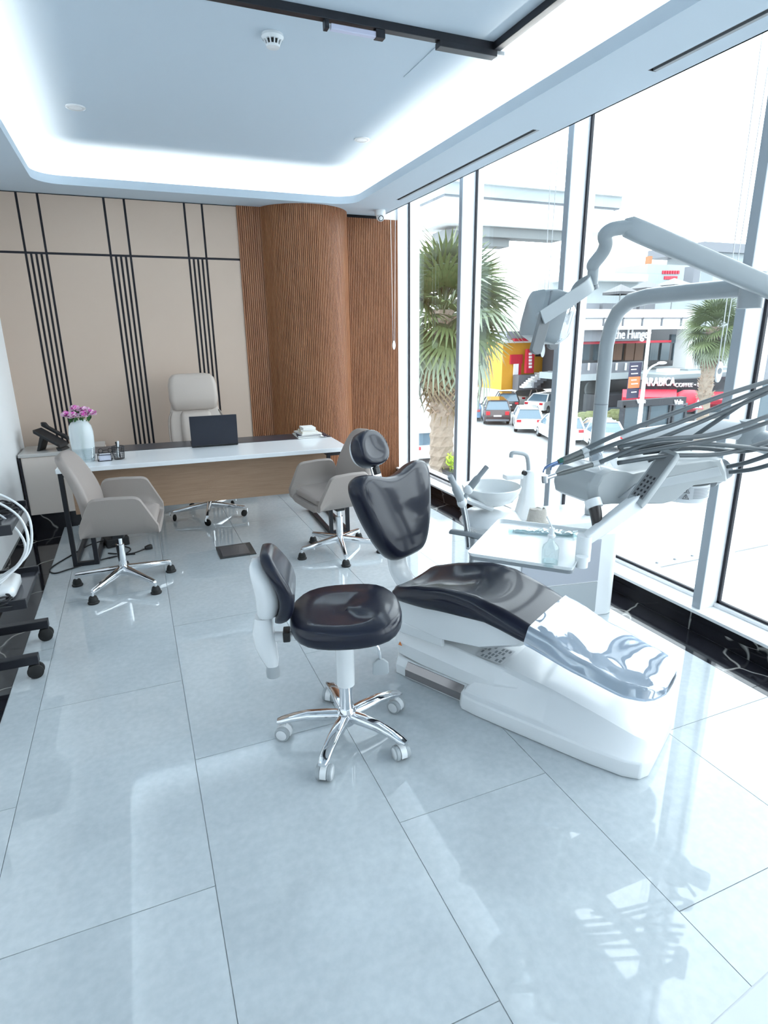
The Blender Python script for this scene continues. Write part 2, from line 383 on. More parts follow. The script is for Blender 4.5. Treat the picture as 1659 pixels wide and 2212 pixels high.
# ---- glazed wall
GX, IX = 2.84, 2.695           # glass plane, inner face of the posts
MY = [-2.0, -.62, .72, 2.06, 3.395, 4.76]     # near faces of the posts
PW = .052
bb = MB().box(2.655, 2.72, YF, YB + .05, 0, .063); bb.box(2.675, 2.72, YF, YB + .05, .063, .098)
struct(bb.build('baseboard_right', M_MARBLE, smooth=0))
sill = MB().box(2.663, 2.95, YF, YB + .05, .098, .116); sill.box(2.80, 2.95, YF, YB + .05, .116, .135)
struct(sill.build('trim_4', M_ALU, smooth=0, bevel=.002))
for i in range(len(MY)):
    y0 = MY[i]; y1 = MY[i + 1] if i + 1 < len(MY) else 6.09
    yb = y1 + (PW if i + 1 < len(MY) else 0)
    w = struct(MB().box(GX - .006, GX + .012, y0 + PW, y1, .135, 3.12).build('window_%d' % (i + 1), M_GLASS, smooth=0))
    p = MB().box(IX + .004, GX + .06, y0, y0 + PW, .116, 3.2); p.build('post', M_ALU, w, smooth=0, bevel=.003)
    MB().box(IX, IX + .004, y0 + .001, y0 + PW - .001, .116, 3.2).build('post_shade_face', M_ALU_SHADE, w, smooth=0)  # shade on the room side of the post, painted as a darker face
    g = MB(); g.box(GX - .022, GX - .006, y1 - .016, y1, .135, 3.12); g.box(GX - .02, GX - .006, y0 + PW, y0 + PW + .008, .135, 3.12); g.box(GX - .022, GX - .006, y0 + PW, y1, .135, .150)
    g.box(GX - .022, GX - .006, y0 + PW, y1, 3.10, 3.12); g.build('gasket', M_GASK, w, smooth=0)
jm = MB().box(2.70, 2.95, 6.09, 6.16, .116, 3.2); jm.box(2.55, 2.95, 6.115, 6.16, 2.69, 3.2)
struct(jm.build('trim_5', M_ALU, smooth=0, bevel=.003))

# ================================================================== CEILING FITTINGS
t = thing('smoke_detector', 'round white smoke detector on the raised ceiling', 'smoke detector', (.817, 3.307, ZU))
MB().lathe([(.0, 0), (.052, 0), (.054, -.012), (.047, -.022)], 28).build('base', M_PLAST, t)
m = MB()
for k in range(12):
    a = 2 * PI * k / 12; c, s_ = math.cos(a), math.sin(a)
    m.bar((.043 * c, .043 * s_, -.02), (.030 * c, .030 * s_, -.046), .006, .006)
m.build('cage_rib', M_PLAST, t)
MB().lathe([(.036, -.018), (.026, -.044)], 20).build('chamber', M_BLACKPL, t)
MB().lathe([(.034, -.043), (.031, -.052), (.0, -.054)], 24).build('cap', M_PLAST, t)
MB().lathe([(.047, -.02), (.043, -.024), (.03, -.024)], 24).build('skirt', M_PLAST, t)
for (x, y), lab in (((-.121, 4.652), 'flush white ceiling disc on the raised ceiling, nearest the left wall'), ((1.775, 4.642), 'flush white ceiling disc on the raised ceiling, nearest the windows')):
    t = thing('ceiling_downlight', lab, 'downlight', (x, y, ZU), 0, 'flush discs on the raised ceiling')
    MB().lathe([(.058, 0), (.058, -.005), (.050, -.008), (.040, -.006)], 28).build('bezel', M_PLAST, t)
    MB().lathe([(.041, -.005), (.0, -.004)], 28).build('lens', M_WHITE, t)
# magnetic track: two runs meeting at a corner
tr = thing('track_rail', 'black magnetic lighting track turning a corner on the raised ceiling', 'track light', (1.87, 3.01, ZU))
m = MB(); m.box(-3.2, .02, -.02, .02, -.035, 0); m.build('rail', M_BLACK, tr, smooth=0, bevel=.002)
m = MB(); m.box(-.02, .02, -3.5, -.02, -.035, 0); m.build('rail', M_BLACK, tr, smooth=0, bevel=.002)
m = MB(); m.box(-.32, .0, -.026, .026, -.062, -.035); m.build('driver_box', M_BLACK, tr, smooth=0, bevel=.002)
m = MB(); m.box(.0, .045, -.022, .03, -.05, -.033); m.build('corner_connector', M_GREYPL, tr, smooth=0, bevel=.003)
lf = MB().box(-.86, -.62, -.014, .014, -.068, -.045).build('diffuser_bar', mat('track_lamp_diffuser', (.50, .52, .66), .4, emit=((.8, .84, 1), .1)), tr, smooth=0, bevel=.004)
for x in (-.89, -.62):
    MB().box(x - .025 if x > -.7 else x, x + .02, -.018, .018, -.07, -.035).build('clip', M_BLACK, tr, smooth=0, bevel=.002)
# dome camera
t = thing('security_camera', 'white turret security camera on the soffit beside the timber column', 'camera', (2.40, 5.83, ZC))
MB().lathe([(.0, 0), (.052, 0), (.053, -.03), (.046, -.05), (.0, -.055)], 28).build('mount', M_PLAST, t)
m = MB().ball((0, 0, 0), .041, n=20, m=14); m.build('ball', M_PLAST, t, smooth=180, loc=(0, -.006, -.06))
m = MB().lathe([(.0, .040), (.027, .034), (.029, .028)], 20); m.build('lens', mat('camera_lens', (.01, .01, .012), .1), t, loc=(0, -.006, -.06), rot=(R(118), 0, R(-12)))
m = MB().lathe([(.033, .022), (.031, .034), (.027, .036)], 20); m.build('lens_ring', M_PLAST, t, loc=(0, -.006, -.06), rot=(R(118), 0, R(-12)))
# blind chains
def chain(p, ztop, zbot, half, lab, tagw=.018, tagh=.045):
    t = thing('blind_chain', lab, 'blind chain', (p[0], p[1], zbot), 0, 'looped blind chains')
    m = MB(); h = ztop - zbot
    m.tube([(-half, 0, h), (-half * .3, 0, .03), (0, 0, 0), (half * .3, 0, .03), (half, 0, h)], .0022, 6); m.build('chain', M_PLAST, t)
    MB().prism([(tagw * math.cos(2 * PI * k / 20), tagh * .5 + tagh * math.sin(2 * PI * k / 20)) for k in range(20)], -.004, .004, 'y').build('weight', M_PLAST, t, bevel=.001)
    return t
chain((2.60, 5.98), 3.0, 1.44, .03, 'white blind chain hanging in front of the fluted timber')
c = at_x(1551, 815, 2.63); t = chain((c.x, c.y), 3.0, c.z, .035, 'white blind chain with a printed oval weight, hanging before the second palm', .022, .05)
MB().prism([(.012 * math.cos(2 * PI * k / 12), .03 + .014 * math.sin(2 * PI * k / 12)) for k in range(12)], -.006, -.0045, 'y').build('printed_mark', M_GREYPL, t)
c = at_x(1172, 765, 2.63); chain((c.x, c.y), 3.0, c.z, .03, 'white blind chain hanging below the dental lamp', .016, .042)

# ================================================================== DESK CORNER
DZ = .722
dk = thing('desk', 'white topped executive desk with oak modesty panel and black frame legs', 'desk', (.50, 4.885, 0), R(-2.6))
HX, HY = 1.04, .44
MB().box(-HX, HX, -HY, .10, DZ - .032, DZ).build('desk_top', mat('desk_top_white', (.80, .82, .84), .12), dk, smooth=0, bevel=.003)
MB().box(-HX, HX, .102, HY - .04, DZ - .032, DZ + .002).build('dark_strip', mat('desk_pad_black', (.03, .033, .045), .3), dk, smooth=0, bevel=.003)
MB().box(-HX + .05, HX - .13, -.22, -.195, .335, DZ - .033).build('modesty_panel', M_DESKW, dk, smooth=0, bevel=.002)
for sx in (-1, 1):
    xo = sx * (HX - .02); xi = sx * (HX - .16)
    for x in (xo, xi):
        m = MB(); w = .03
        m.box(x - w / 2, x + w / 2, -HY + .03, -HY + .06, 0, DZ - .033); m.box(x - w / 2, x + w / 2, HY - .09, HY - .06, 0, DZ - .033)
        m.box(x - w / 2, x + w / 2, -HY + .06, HY - .09, 0, .03); m.box(x - w / 2, x + w / 2, -HY + .06, HY - .09, DZ - .063, DZ - .033)
        m.build('leg_frame', M_BLACK, dk, smooth=0, bevel=.002)
    for za_ in (0, DZ - .063): MB().box(min(xo, xi) + .015, max(xo, xi) - .015, -HY + .03, -HY + .06, za_, za_ + .03).build('leg_tie', M_BLACK, dk, smooth=0, bevel=.002)
# side cabinet
sc = thing('side_cabinet', 'low beige side cabinet against the left wall with black edge and plinth', 'cabinet', (-.60, 5.80, 0))
MB().box(-.33, .30, -.205, .22, .14, .632).build('body', mat('cabinet_beige', (.83, .73, .66), .5), sc, smooth=0, bevel=.002)
MB().box(-.345, .30, -.215, .225, .634, .662).build('top', mat('cabinet_top', (.60, .58, .56), .18), sc, smooth=0, bevel=.003)
MB().box(-.348, -.332, -.215, .225, .06, .634).build('side_edge', M_BLACK, sc, smooth=0)
MB().box(-.33, .30, -.19, .22, 0, .138).build('plinth', M_MARBLE, sc, smooth=0)
# desk phone
t = thing('desk_phone', 'black desk phone tilted on its stand on the side cabinet', 'phone', (-.70, 5.74, .662), R(-18))
m = MB(); m.prism([(-.10, .155), (-.10, .185), (.10, .055), (.10, .025)], -.09, .07, 'y'); m.build('console', M_BLACKPL, t, smooth=0, bevel=.006)
m = MB(); m.prism([(-.105, .192), (-.105, .226), (-.07, .222), (-.05, .19), (.05, .125), (.075, .118), (.105, .088), (.10, .062)], .075, .115, 'y'); m.build('handset', M_BLACKPL, t, smooth=0, bevel=.008)
m = MB(); m.prism([(-.06, .14), (-.03, .12), (-.085, 0), (-.11, 0)], -.06, .06, 'y'); m.build('stand', M_BLACKPL, t, smooth=0, bevel=.004)
m = MB(); m.prism([(.06, .03), (.10, .02), (.115, 0), (.07, 0)], -.08, .06, 'y'); m.build('foot', M_BLACKPL, t, smooth=0, bevel=.003)
# vase with peonies
VX, VY = -.385, 4.73
VZ = DZ
vs_ = thing('vase', 'large clear glass vase with ribbed lower half on the white desk', 'vase', (VX, VY, VZ))
prof = [(.0, .0), (.062, .0), (.066, .012), (.076, .10), (.080, .17), (.080, .215), (.072, .255), (.055, .282), (.044, .288), (.044, .296), (.047, .299)]
MB().lathe(prof, 36).build('body', mat('whitened_glass', (.80, .87, .90), .12, alpha=.62), vs_, smooth=60)  # clear glass whitened to imitate the bright window it reflects
MB().lathe([(.0, .006), (.066, .010), (.073, .085), (.0, .085)], 30).build('water', glassmat('water', (.9, .96, .97), .10), vs_, smooth=60)
m = MB()
for k in range(9): m.lathe([(.0665 + k * .0012, .012 + k * .010), (.0705 + k * .0012, .017 + k * .010), (.0675 + k * .0012, .022 + k * .010)], 32)
m.build('rib', glassmat('vase_glass', (.93, .97, .98), .22, .02), vs_)
M_PET = mat('peony_petal', (.82, .50, .68), .55, noise=(40, .6, (.94, .85, .89)))
M_PETD = mat('peony_petal_deep', (.62, .10, .42), .55)
M_STEM = mat('stem_green', (.10, .22, .06), .5)
def petal_mesh(deep):
    m = MB(); rows = []
    for i in range(5):
        t_ = i / 4; w = .020 * math.sin(PI * (.18 + .72 * t_)); z = .034 * t_; y = .012 * math.sin(t_ * 2.2)
        rows.append([(w * k / 2, y - .006 * (k / 2) ** 2 * -1, z) for k in range(-2, 3)])
    m.loft(rows, False, False, closed=False); o = m.build('petal', M_PETD if deep else M_PET, None, smooth=180); me = o.data; bpy.data.objects.remove(o); return me
PETAL = [petal_mesh(False), petal_mesh(True)]
flw = [(-.062, -.012, .352, 'leftmost pink peony in the vase'), (-.025, -.030, .345, 'pale pink peony at the front of the vase, left of middle'), (-.012, .02, .385, 'topmost pink peony in the vase'),
       (.028, -.026, .348, 'pale pink peony at the front of the vase, right of middle'), (.068, -.005, .355, 'rightmost pink peony in the vase, with a magenta heart'), (.035, .03, .372, 'pink peony at the back right of the vase')]
for i, (dx, dy, dz, lab) in enumerate(flw):
    t = thing('peony', lab, 'flower', (VX + dx * .45, VY + dy * .45, VZ + .012), 0, 'peonies in the glass vase')
    tip = Vector((dx * .75, dy * .75, dz - .03))
    MB().tube(spline([(-dx * .4, -dy * .4, 0), (-dx * .1, -dy * .1, .22), tip], 5), .003, 6).build('stem', M_STEM, t)
    MB().ball((tip.x, tip.y, tip.z + .012), .020, .020, .022).build('bud', M_PETD, t, smooth=180)
    for ringi, (nn, tilt, sc_) in enumerate(((4, 12, .95), (6, 34, 1.05), (7, 62, 1.05))):
        for k in range(nn):
            o = bpy.data.objects.new('petal', PETAL[1 if (ringi == 1 and k % 3 == 0) else 0]); COL.objects.link(o); o.parent = t; o.location = tip
            o.rotation_euler = Euler((R(-tilt + random.uniform(-8, 8)), 0, 2 * PI * (k + .5 * ringi) / nn + i), 'XYZ'); o.scale = (sc_ * random.uniform(.9, 1.1),) * 3
    for k in range(2):
        lm = MB(); lm.loft([[(-.001, 0, 0), (.001, 0, 0)], [(-.013, 0, .03), (.013, 0, .03)], [(-.001, .012, .07), (.001, .012, .07)]], False, False, closed=False)
        lm.build('leaf', mat('leaf_green', (.03, .10, .025), .45), t, loc=(tip.x * .6, tip.y * .6, dz - .085), rot=(R(35), 0, random.uniform(0, 6)))
# mesh organiser
t = thing('desk_organiser', 'black mesh desk organiser with note tray and pen cup', 'desk organiser', (-.205, 4.70, DZ), R(-3))
m = MB()
x0, x1, y0, y1 = -.09, .0, -.045, .045
for z in (.002, .045):
    m.tube([(x0, y0, z), (x1, y0, z), (x1, y1, z), (x0, y1, z), (x0, y0, z)], .0028, 6)
for x, y in ((x0, y0), (x1, y0), (x1, y1), (x0, y1)): m.tube([(x, y, 0), (x, y, .06)], .0028, 6)
for cx in (-.075, -.012):
    m.tube([(cx + .014 * math.cos(2 * PI * k / 14), y1, .062 + .016 * math.sin(2 * PI * k / 14)) for k in range(15)], .0022, 6)
m.tube([(-.06, y1, .066), (-.03, y1, .066)], .0022, 6); m.build('note_tray', M_BLACK, t)
m = MB(); n_ = 14
for k in range(n_):
    a = 2 * PI * k / n_; m.tube([(.047 + .034 * math.cos(a), .034 * math.sin(a), .003), (.047 + .043 * math.cos(a), .043 * math.sin(a), .095)], .0014, 4)
for q in range(8):
    z = .006 + q * .0125; r_ = .034 + .009 * z / .095; m.tube([(.047 + r_ * math.cos(2 * PI * k / 18), r_ * math.sin(2 * PI * k / 18), z) for k in range(19)], .0014 if q < 7 else .003, 4)
m.lathe([(.0, .002), (.034, .002)], 16, (.047, 0, 0)); m.build('pen_cup', M_BLACK, t)
nt_ = MB().box(-.082, -.008, -.037, .037, .004, .040).build('note_block', mat('note_paper', (.66, .68, .80), .7), None, smooth=0, loc=(-.205, 4.70, DZ), rot=(0, 0, R(-3)))
tag(nt_, 'block of pale lilac note paper in the black mesh organiser', 'note paper')
for i, (dx, dy, tx, m_, lab) in enumerate(((.040, -.008, 6, M_PLAST, 'white pen standing in the mesh pen cup'), (.055, .004, -8, M_BLACKPL, 'black pen standing in the mesh pen cup'), (.028, .012, 14, M_PLAST, 'short white marker leaning in the mesh pen cup'))):
    t = thing('pen', lab, 'pen', (-.205 + dx, 4.70 + dy, DZ + .006), 0, 'pens in the mesh cup'); t.rotation_euler = (0, R(tx), 0)
    h_ = (.128, .122, .105)[i]
    MB().lathe([(.0, 0), (.005, .012), (.006, .02), (.006, h_), (.0, h_)], 10).build('barrel', m_, t); MB().box(.005, .008, -.002, .002, h_ - .035, h_ - .002).build('clip', M_CHROME, t)
# laptop: lid toward the viewer
t = thing('laptop', 'open black laptop seen from behind its lid on the desk', 'laptop', (.555, 4.915, DZ + .002), R(-2.6))
MB().box(-.182, .182, .0, .245, .0, .016).build('base', M_BLACKPL, t, smooth=0, bevel=.004)
lid = MB().box(-.182, .182, -.006, .003, 0, .242).build('lid', mat('laptop_lid', (.016, .018, .028), .4), t, smooth=0, bevel=.003, loc=(0, .0, .012), rot=(R(8), 0, 0))
MB().box(-.172, .172, .003, .0045, .012, .232).build('screen', mat('laptop_screen', (.01, .01, .015), .15), lid, smooth=0)
m = MB(); m.tube([(-.15, 0, .012), (.15, 0, .012)], .008, 10); m.build('hinge', M_BLACKPL, t)
m = MB(); m.box(-.15, .15, .07, .20, .016, .0175); m.build('keyboard', M_GREYPL, t, smooth=0)
# books and papers at the right end
M_PAPER = mat('paper', (.78, .77, .74), .8); M_NAVY = mat('navy_cover', (.012, .015, .04), .4); M_CRE = mat('cream_cover', (.72, .66, .55), .6)
z = DZ + .002
bk = [(.22, .29, .010, 2, M_PAPER, 'white folder at the bottom of the book stack', 'folder'), (.20, .27, .012, -4, M_NAVY, 'dark navy book above the white folder in the stack', 'book'), (.18, .25, .010, 8, M_PAPER, 'white magazine in the middle of the book stack', 'magazine'),
      (.135, .20, .018, 3, M_CRE, 'cream covered notebook near the top of the stack', 'book'), (.125, .18, .012, -6, M_PAPER, 'small white book second from the top of the stack', 'book'), (.11, .16, .016, 4, M_PAPER, 'smallest white book on top of the stack', 'book')]
for w, d, h_, rz, m_, lab, cat_ in bk:
    t = thing('book' if cat_ == 'book' else cat_, lab, cat_, (1.375, 5.085, z), R(rz - 6), 'books and papers stacked on the desk end')
    MB().box(-w / 2 + .002, w / 2 - .002, -d / 2 + .002, d / 2 - .002, .0018, h_ - .0018).build('pages', M_PAPER, t, smooth=0)
    for nm, za, zb in (('cover', 0, .0018), ('cover', h_ - .0018, h_)): MB().box(-w / 2, w / 2, -d / 2, d / 2, za, zb).build(nm, m_, t, smooth=0)
    MB().box(-w / 2 - .0015, -w / 2 + .002, -d / 2, d / 2, 0, h_).build('spine', m_, t, smooth=0)
    z += h_ + .0003
t = thing('book', 'thin dark navy booklet lying in front of the book stack', 'book', (1.455, 4.985, DZ + .0025), R(-14), 'books and papers stacked on the desk end')
MB().box(-.075, .055, -.05, .04, .001, .006).build('pages', M_PAPER, t, smooth=0); MB().box(-.077, .057, -.052, .042, .006, .008).build('cover', M_NAVY, t, smooth=0); MB().box(-.077, .057, -.052, .042, 0, .001).build('cover', M_NAVY, t, smooth=0)

# ---- five star base shared by the office chairs
def star(parent, n, a0, rad, zh, m, foot, arm_h=.026, zt=.10):
    for k in range(n):
        a = a0 + 2 * PI * k / n; c, s_ = math.cos(a), math.sin(a)
        mb = MB(); p0 = Vector((.025 * c, .025 * s_, zh)); p1 = Vector((rad * c, rad * s_, zt)); nx = Vector((-s_, c, 0))
        rings = []
        for t_, w, h_ in ((0, .021, .026), (.5, .017, .020), (.96, .013, .014), (1.0, .011, .011)):
            p = p0.lerp(p1, t_); rings.append([p + nx * x + Vector((0, 0, y)) for x, y in rr(w, h_, min(w, h_) * .55, 2)])
        mb.loft(rings); leg = mb.build('leg', m, parent)
        if foot == 'glide':
            MB().tube([(rad * c, rad * s_, zt), (rad * c, rad * s_, .04)], .009, 10).build('pin', m, leg)
            MB().lathe([(.0, 0), (.033, 0), (.035, .008), (.027, .016), (.029, .022), (.022, .044), (.0, .046)], 18, (rad * c, rad * s_, 0)).build('glide_foot', M_RUB, leg)
        else:
            MB().tube([(rad * c, rad * s_, zt), (rad * c, rad * s_, .05)], .006, 8).build('pin', m, leg)
            for q in (-1, 1):
                w = MB().lathe([(.0, -.010), (.022, -.010), (.030, -.006), (.030, .006), (.022, .010), (.0, .010)], 18)
                w.build('caster_wheel', M_RUB, leg, loc=(rad * c - .012 * c, rad * s_ - .012 * s_ + 0, .030), rot=(R(90), 0, a + R(60) + (0)))
                if q < 0: leg.children[-1].location += Vector((math.sin(a + R(60)) * .026, -math.cos(a + R(60)) * .026, 0))
# ---- guest chair: bucket with angular arms, tall back, star base with glides; front is local -Y
def guest_chair(label, loc, rz, star_a):
    t = thing('guest_chair', label, 'chair', loc, rz, 'taupe guest chairs at the desk')
    zb, za, W, th = .392, .655, .28, .04
    def sec(y_, zt):
        h = zt - zb
        outer = [(-W - .02 * h / .27, zt), (-W - .012 * h / .27, zb + .6 * h), (-W + .004, zb + .36 * h), (-W + .022, zb + min(.06, .25 * h)), (-W + .055, zb + .016), (-W + .11, zb), (0, zb - .004)]
        inner_ = [(-W - .02 * h / .27 + th, zt), (-W - .012 * h / .27 + th, zb + .6 * h), (-W + .004 + th, zb + .40 * h), (-W + .022 + th, zb + min(.09, .35 * h)), (-W + .055 + th, zb + .05), (-W + .11 + th, zb + .045), (0, zb + .043)]
        top_ = [(-W - .02 * h / .27 + th / 2, zt + .012)]
        outer = outer + [(-x, z_) for x, z_ in reversed(outer[:-1])]; inner_ = inner_ + [(-x, z_) for x, z_ in reversed(inner_[:-1])]
        return [(x, y_ - .03 * max(0, (z_ - zb)) * 0, z_) for x, z_ in top_ + outer + [(-top_[0][0], top_[0][1])] + list(reversed(inner_))]
    MB().loft([sec(*q) for q in ((-.275, .465), (-.265, .485), (-.195, .625), (-.185, .637), (-.168, .646), (-.15, .650), (-.03, .655), (.055, .652), (.075, .648), (.092, .636), (.10, .625), (.165, .49), (.17, .47))]).build('seat_shell', M_TAUPE, t, smooth=50)
    MB().loft([[(x, y - .06, z_) for x, y in rr(a_, b_, .06, 4)] for z_, a_, b_ in ((.437, .20, .17), (.444, .222, .195), (.477, .225, .198), (.494, .205, .175))]).build('seat_cushion', M_TAUPE, t, smooth=60)
    rings = []
    for i in range(9):
        f = i / 8; z_ = .395 + .515 * f; y = .150 + .03 * f + .085 * f * f - .03 * math.sin(PI * f); hw = .235 - .05 * f + (.025 * math.sin(PI * min(1, f * 1.3)))
        if f == 1: hw -= .03
        if f == 0: hw -= .03
        thk = .036 if 0 < i < 8 else .022
        rings.append([(x, y + yy + .10 * (x * x) / .06 * -.25, z_) for x, yy in rr(hw, thk, thk * .9, 3)])
    MB().loft(rings).build('backrest', M_TAUPE, t, smooth=180, sub=1)
    MB().box(-.245, -.23, .16, .175, .46, .50).build('label_tag', M_GREYPL, t, smooth=0)
    MB().box(-.055, .055, -.12, .08, .362, .388).build('tilt_mechanism', M_BLACKPL, t, smooth=0, bevel=.006)
    MB().box(-.035, .035, -.035, .035, .325, .363).build('mechanism_collar', M_BLACKPL, t, smooth=0, bevel=.006)
    MB().tube([(0, 0, .10), (0, 0, .28), (0, 0, .281), (0, 0, .33)], [.026, .026, .018, .018], 16).build('gas_column', M_CHROME, t)
    MB().lathe([(.0, .062), (.024, .064), (.034, .08), (.034, .125), (.0, .128)], 20).build('hub', M_CHROME, t)
    star(t, 5, star_a, .31, .105, M_CHROME, 'glide', zt=.075)
    return t
guest_chair('taupe guest chair at the left end of the desk, facing right', (-.206, 4.05, 0), R(84), R(90 - 84))
guest_chair('taupe guest chair at the right end of the desk, behind the dental headrest', (1.30, 4.04, 0), R(-82), R(43 + 82))
# ---- executive chair, facing the viewer
t = thing('executive_chair', 'tall cream leather executive chair behind the desk', 'chair', (.515, 5.43, 0), R(4))
def back_sec(z_, hw, y, thk=.04, r_=.03): return [(x, y + yy - .05 * (1 - (x / .24) ** 2) * -.3, z_) for x, yy in rr(hw, thk, r_, 4)]
MB().loft([back_sec(*a) for a in ((.46, .20, .20), (.52, .235, .215), (.70, .245, .255), (.86, .235, .285), (.93, .215, .295), (.97, .205, .30), (1.02, .20, .305, .025))]).build('backrest', M_CREAM, t, smooth=60)
MB().loft([back_sec(*a) for a in ((.935, .165, .278, .03, .028), (.95, .195, .272, .045, .035), (1.04, .215, .275, .052, .045), (1.16, .212, .285, .052, .045), (1.22, .195, .292, .048, .04), (1.25, .165, .298, .036, .03), (1.258, .12, .30, .02, .018))]).build('headrest', M_CREAM, t, smooth=60)
MB().loft([back_sec(*a) for a in ((.48, .12, .165, .03, .028), (.52, .135, .168, .04, .035), (.75, .14, .222, .04, .035), (.90, .135, .255, .04, .035), (.93, .12, .27, .03, .025))]).build('centre_pad', M_CREAM, t, smooth=60)
m = MB()
for sx in (-1, 1): m.tube(spline([(sx * .205, .17, .47), (sx * .24, .185, .55), (sx * .25, .22, .70), (sx * .24, .25, .86), (sx * .21, .265, .93)], 5), .006, 8)
m.build('piping', mat('piping', (.30, .25, .22), .5), t)
MB().loft([[(x, y - .03, z_) for x, y in rr(a_, b_, .07, 4)] for z_, a_, b_ in ((.40, .22, .22), (.415, .25, .25), (.47, .255, .255), (.50, .23, .23))]).build('seat', M_CREAM, t, smooth=60)
for sx in (-1, 1):
    m = MB(); m.tube(spline([(sx * .26, .12, .42), (sx * .30, .10, .55), (sx * .30, .02, .64), (sx * .30, -.18, .64), (sx * .27, -.2, .5), (sx * .25, -.1, .42)], 5), .014, 8); m.build('armrest', M_CHROME, t)
    MB().box(sx * .30 - .03, sx * .30 + .03, -.17, .06, .648, .675).build('arm_pad', M_CREAM, t, smooth=0, bevel=.012)
MB().box(-.07, .07, -.1, .1, .36, .40).build('tilt_mechanism', M_BLACKPL, t, smooth=0, bevel=.006)
MB().tube([(0, 0, .10), (0, 0, .24), (0, 0, .241), (0, 0, .37)], [.026, .026, .016, .016], 16).build('gas_column', M_CHROME, t)
MB().lathe([(.0, .07), (.024, .072), (.034, .085), (.034, .13), (.0, .133)], 20).build('hub', M_CHROME, t)
star(t, 5, R(-105), .33, .115, M_CHROME, 'caster', zt=.085)
# ---- floor box
t = thing('floor_box', 'dark square floor socket box set flush in the tiles', 'floor box', (.572, 4.384, 0))
MB().box(-.133, .133, -.14, .14, .0005, .005).build('frame', mat('floor_box_frame', (.03, .035, .04), .3), t, smooth=0, bevel=.001)
MB().box(-.110, .092, -.113, .113, .005, .007).build('lid', mat('floor_box_lid', (.10, .095, .10), .2), t, smooth=0)
# ---- cables and box below the desk
CB = mat('black_cable', (.012, .012, .014), .5)
def cable(name, pts, r_, m_, label, cat_='cable', n=8): return tag(MB().tube(spline(pts, n), r_, 6).build(name, m_, None, smooth=180), label, cat_)
cable('power_cable', [(-.34, 4.92, .05), (-.46, 4.95, .02), (-.58, 4.80, .006), (-.70, 4.56, .005), (-.665, 4.44, .005), (-.56, 4.49, .005), (-.30, 4.62, .005), (-.14, 4.62, .005)], .005, CB, 'black power cable looping out past the left desk leg')
cable('power_cable', [(-.30, 4.84, .03), (-.18, 4.78, .006), (-.20, 4.66, .006), (-.32, 4.60, .006)], .005, CB, 'black cable curled on the floor behind the left guest chair')
t = thing('plug_cable', 'black cable ending in a plug on the floor under the desk', 'cable', (0, 0, 0))
MB().tube(spline([(-.33, 4.72, .006), (-.2, 4.64, .006), (-.12, 4.66, .006), (-.06, 4.69, .015)], 8), .005, 6).build('cord', CB, t, smooth=180)
m = MB(); m.loft([[(x, 0, z_ + .018) for x, z_ in rr(.012, .012, .005, 2)], [(x, .03, z_ + .018) for x, z_ in rr(.018, .017, .007, 2)], [(x, .05, z_ + .018) for x, z_ in rr(.018, .017, .007, 2)]]); m.build('plug', CB, t, loc=(-.065, 4.685, 0), rot=(0, 0, R(-60)))
t = thing('power_box', 'black adaptor box wrapped in clear plastic under the desk', 'adaptor', (-.27, 4.92, 0), R(12))
MB().box(-.085, .085, -.06, .06, 0, .07).build('case', M_BLACKPL, t, smooth=0, bevel=.008)
MB().ball((.02, 0, .10), .085, .06, .05, 14, 8).build('plastic_wrap', glassmat('plastic_film', (.88, .9, .93), .12, .08), t, smooth=180)

# ================================================================== ROLLING RACK AT THE LEFT EDGE
rk = thing('equipment_rack', 'black rolling equipment rack with tray shelves at the left wall', 'equipment rack', (-.58, 3.195, 0))
for y in (-.20, .20):
    leg = MB().box(-.36, 0.0, y - .022, y + .022, .075, .12).build('leg', M_BLACK, rk, smooth=0, bevel=.003)
    for x in (-.015, -.33):
        m = MB(); m.box(x - .022, x + .012, y - .012, y + .012, .045, .077); m.build('caster_fork', M_BLACKPL, leg, smooth=0, bevel=.004)
        for q in (-1, 1): MB().lathe([(.0, -.010), (.028, -.010), (.036, -.005), (.036, .005), (.028, .010), (.0, .010)], 20).build('caster_wheel', M_RUB, leg, loc=(x - .006, y + q * .016, .036), rot=(R(90), 0, 0))
MB().box(-.36, -.33, -.19, .19, .078, .118).build('cross_bar', M_BLACK, rk, smooth=0, bevel=.003)
for y in (-.15, .15): MB().box(-.355, -.325, y - .02, y + .02, .115, 1.15).build('upright', M_BLACK, rk, smooth=0, bevel=.003)
M_SHELF = mat('rack_shelf', (.045, .047, .058), .16)
for z_ in (.385, .745):
    sh = MB().box(-.33, -.005, -.225, .225, z_, z_ + .008).build('shelf', M_SHELF, rk, smooth=0)
    for y in (-.225, .225): MB().box(-.33, 0.0, y - .008, y + .008, z_ - .012, z_ + .035).build('rim', M_BLACK, sh, smooth=0, bevel=.002)
    MB().box(-.008, -.002, -.217, .217, z_ - .002, z_ + .012).build('edge', M_BLACK, sh, smooth=0)
t = thing('white_device', 'white rounded device on the lower rack shelf', 'device', (-.745, 3.16, .394))
MB().loft([[(x, y, z_) for x, y in rr(a_, b_, .04, 4)] for z_, a_, b_ in ((0, .10, .115), (.012, .11, .125), (.045, .11, .125), (.06, .095, .11))]).build('housing', M_PLAST, t, smooth=60)
MB().box(-.05, .05, -.06, .0, .0603, .0615).build('lid_panel', M_PLAST2, t, smooth=0)
t = thing('white_cable_bundle', 'loops of white cable hanging off the upper rack shelf', 'cable', (-.58, 3.19, .3))
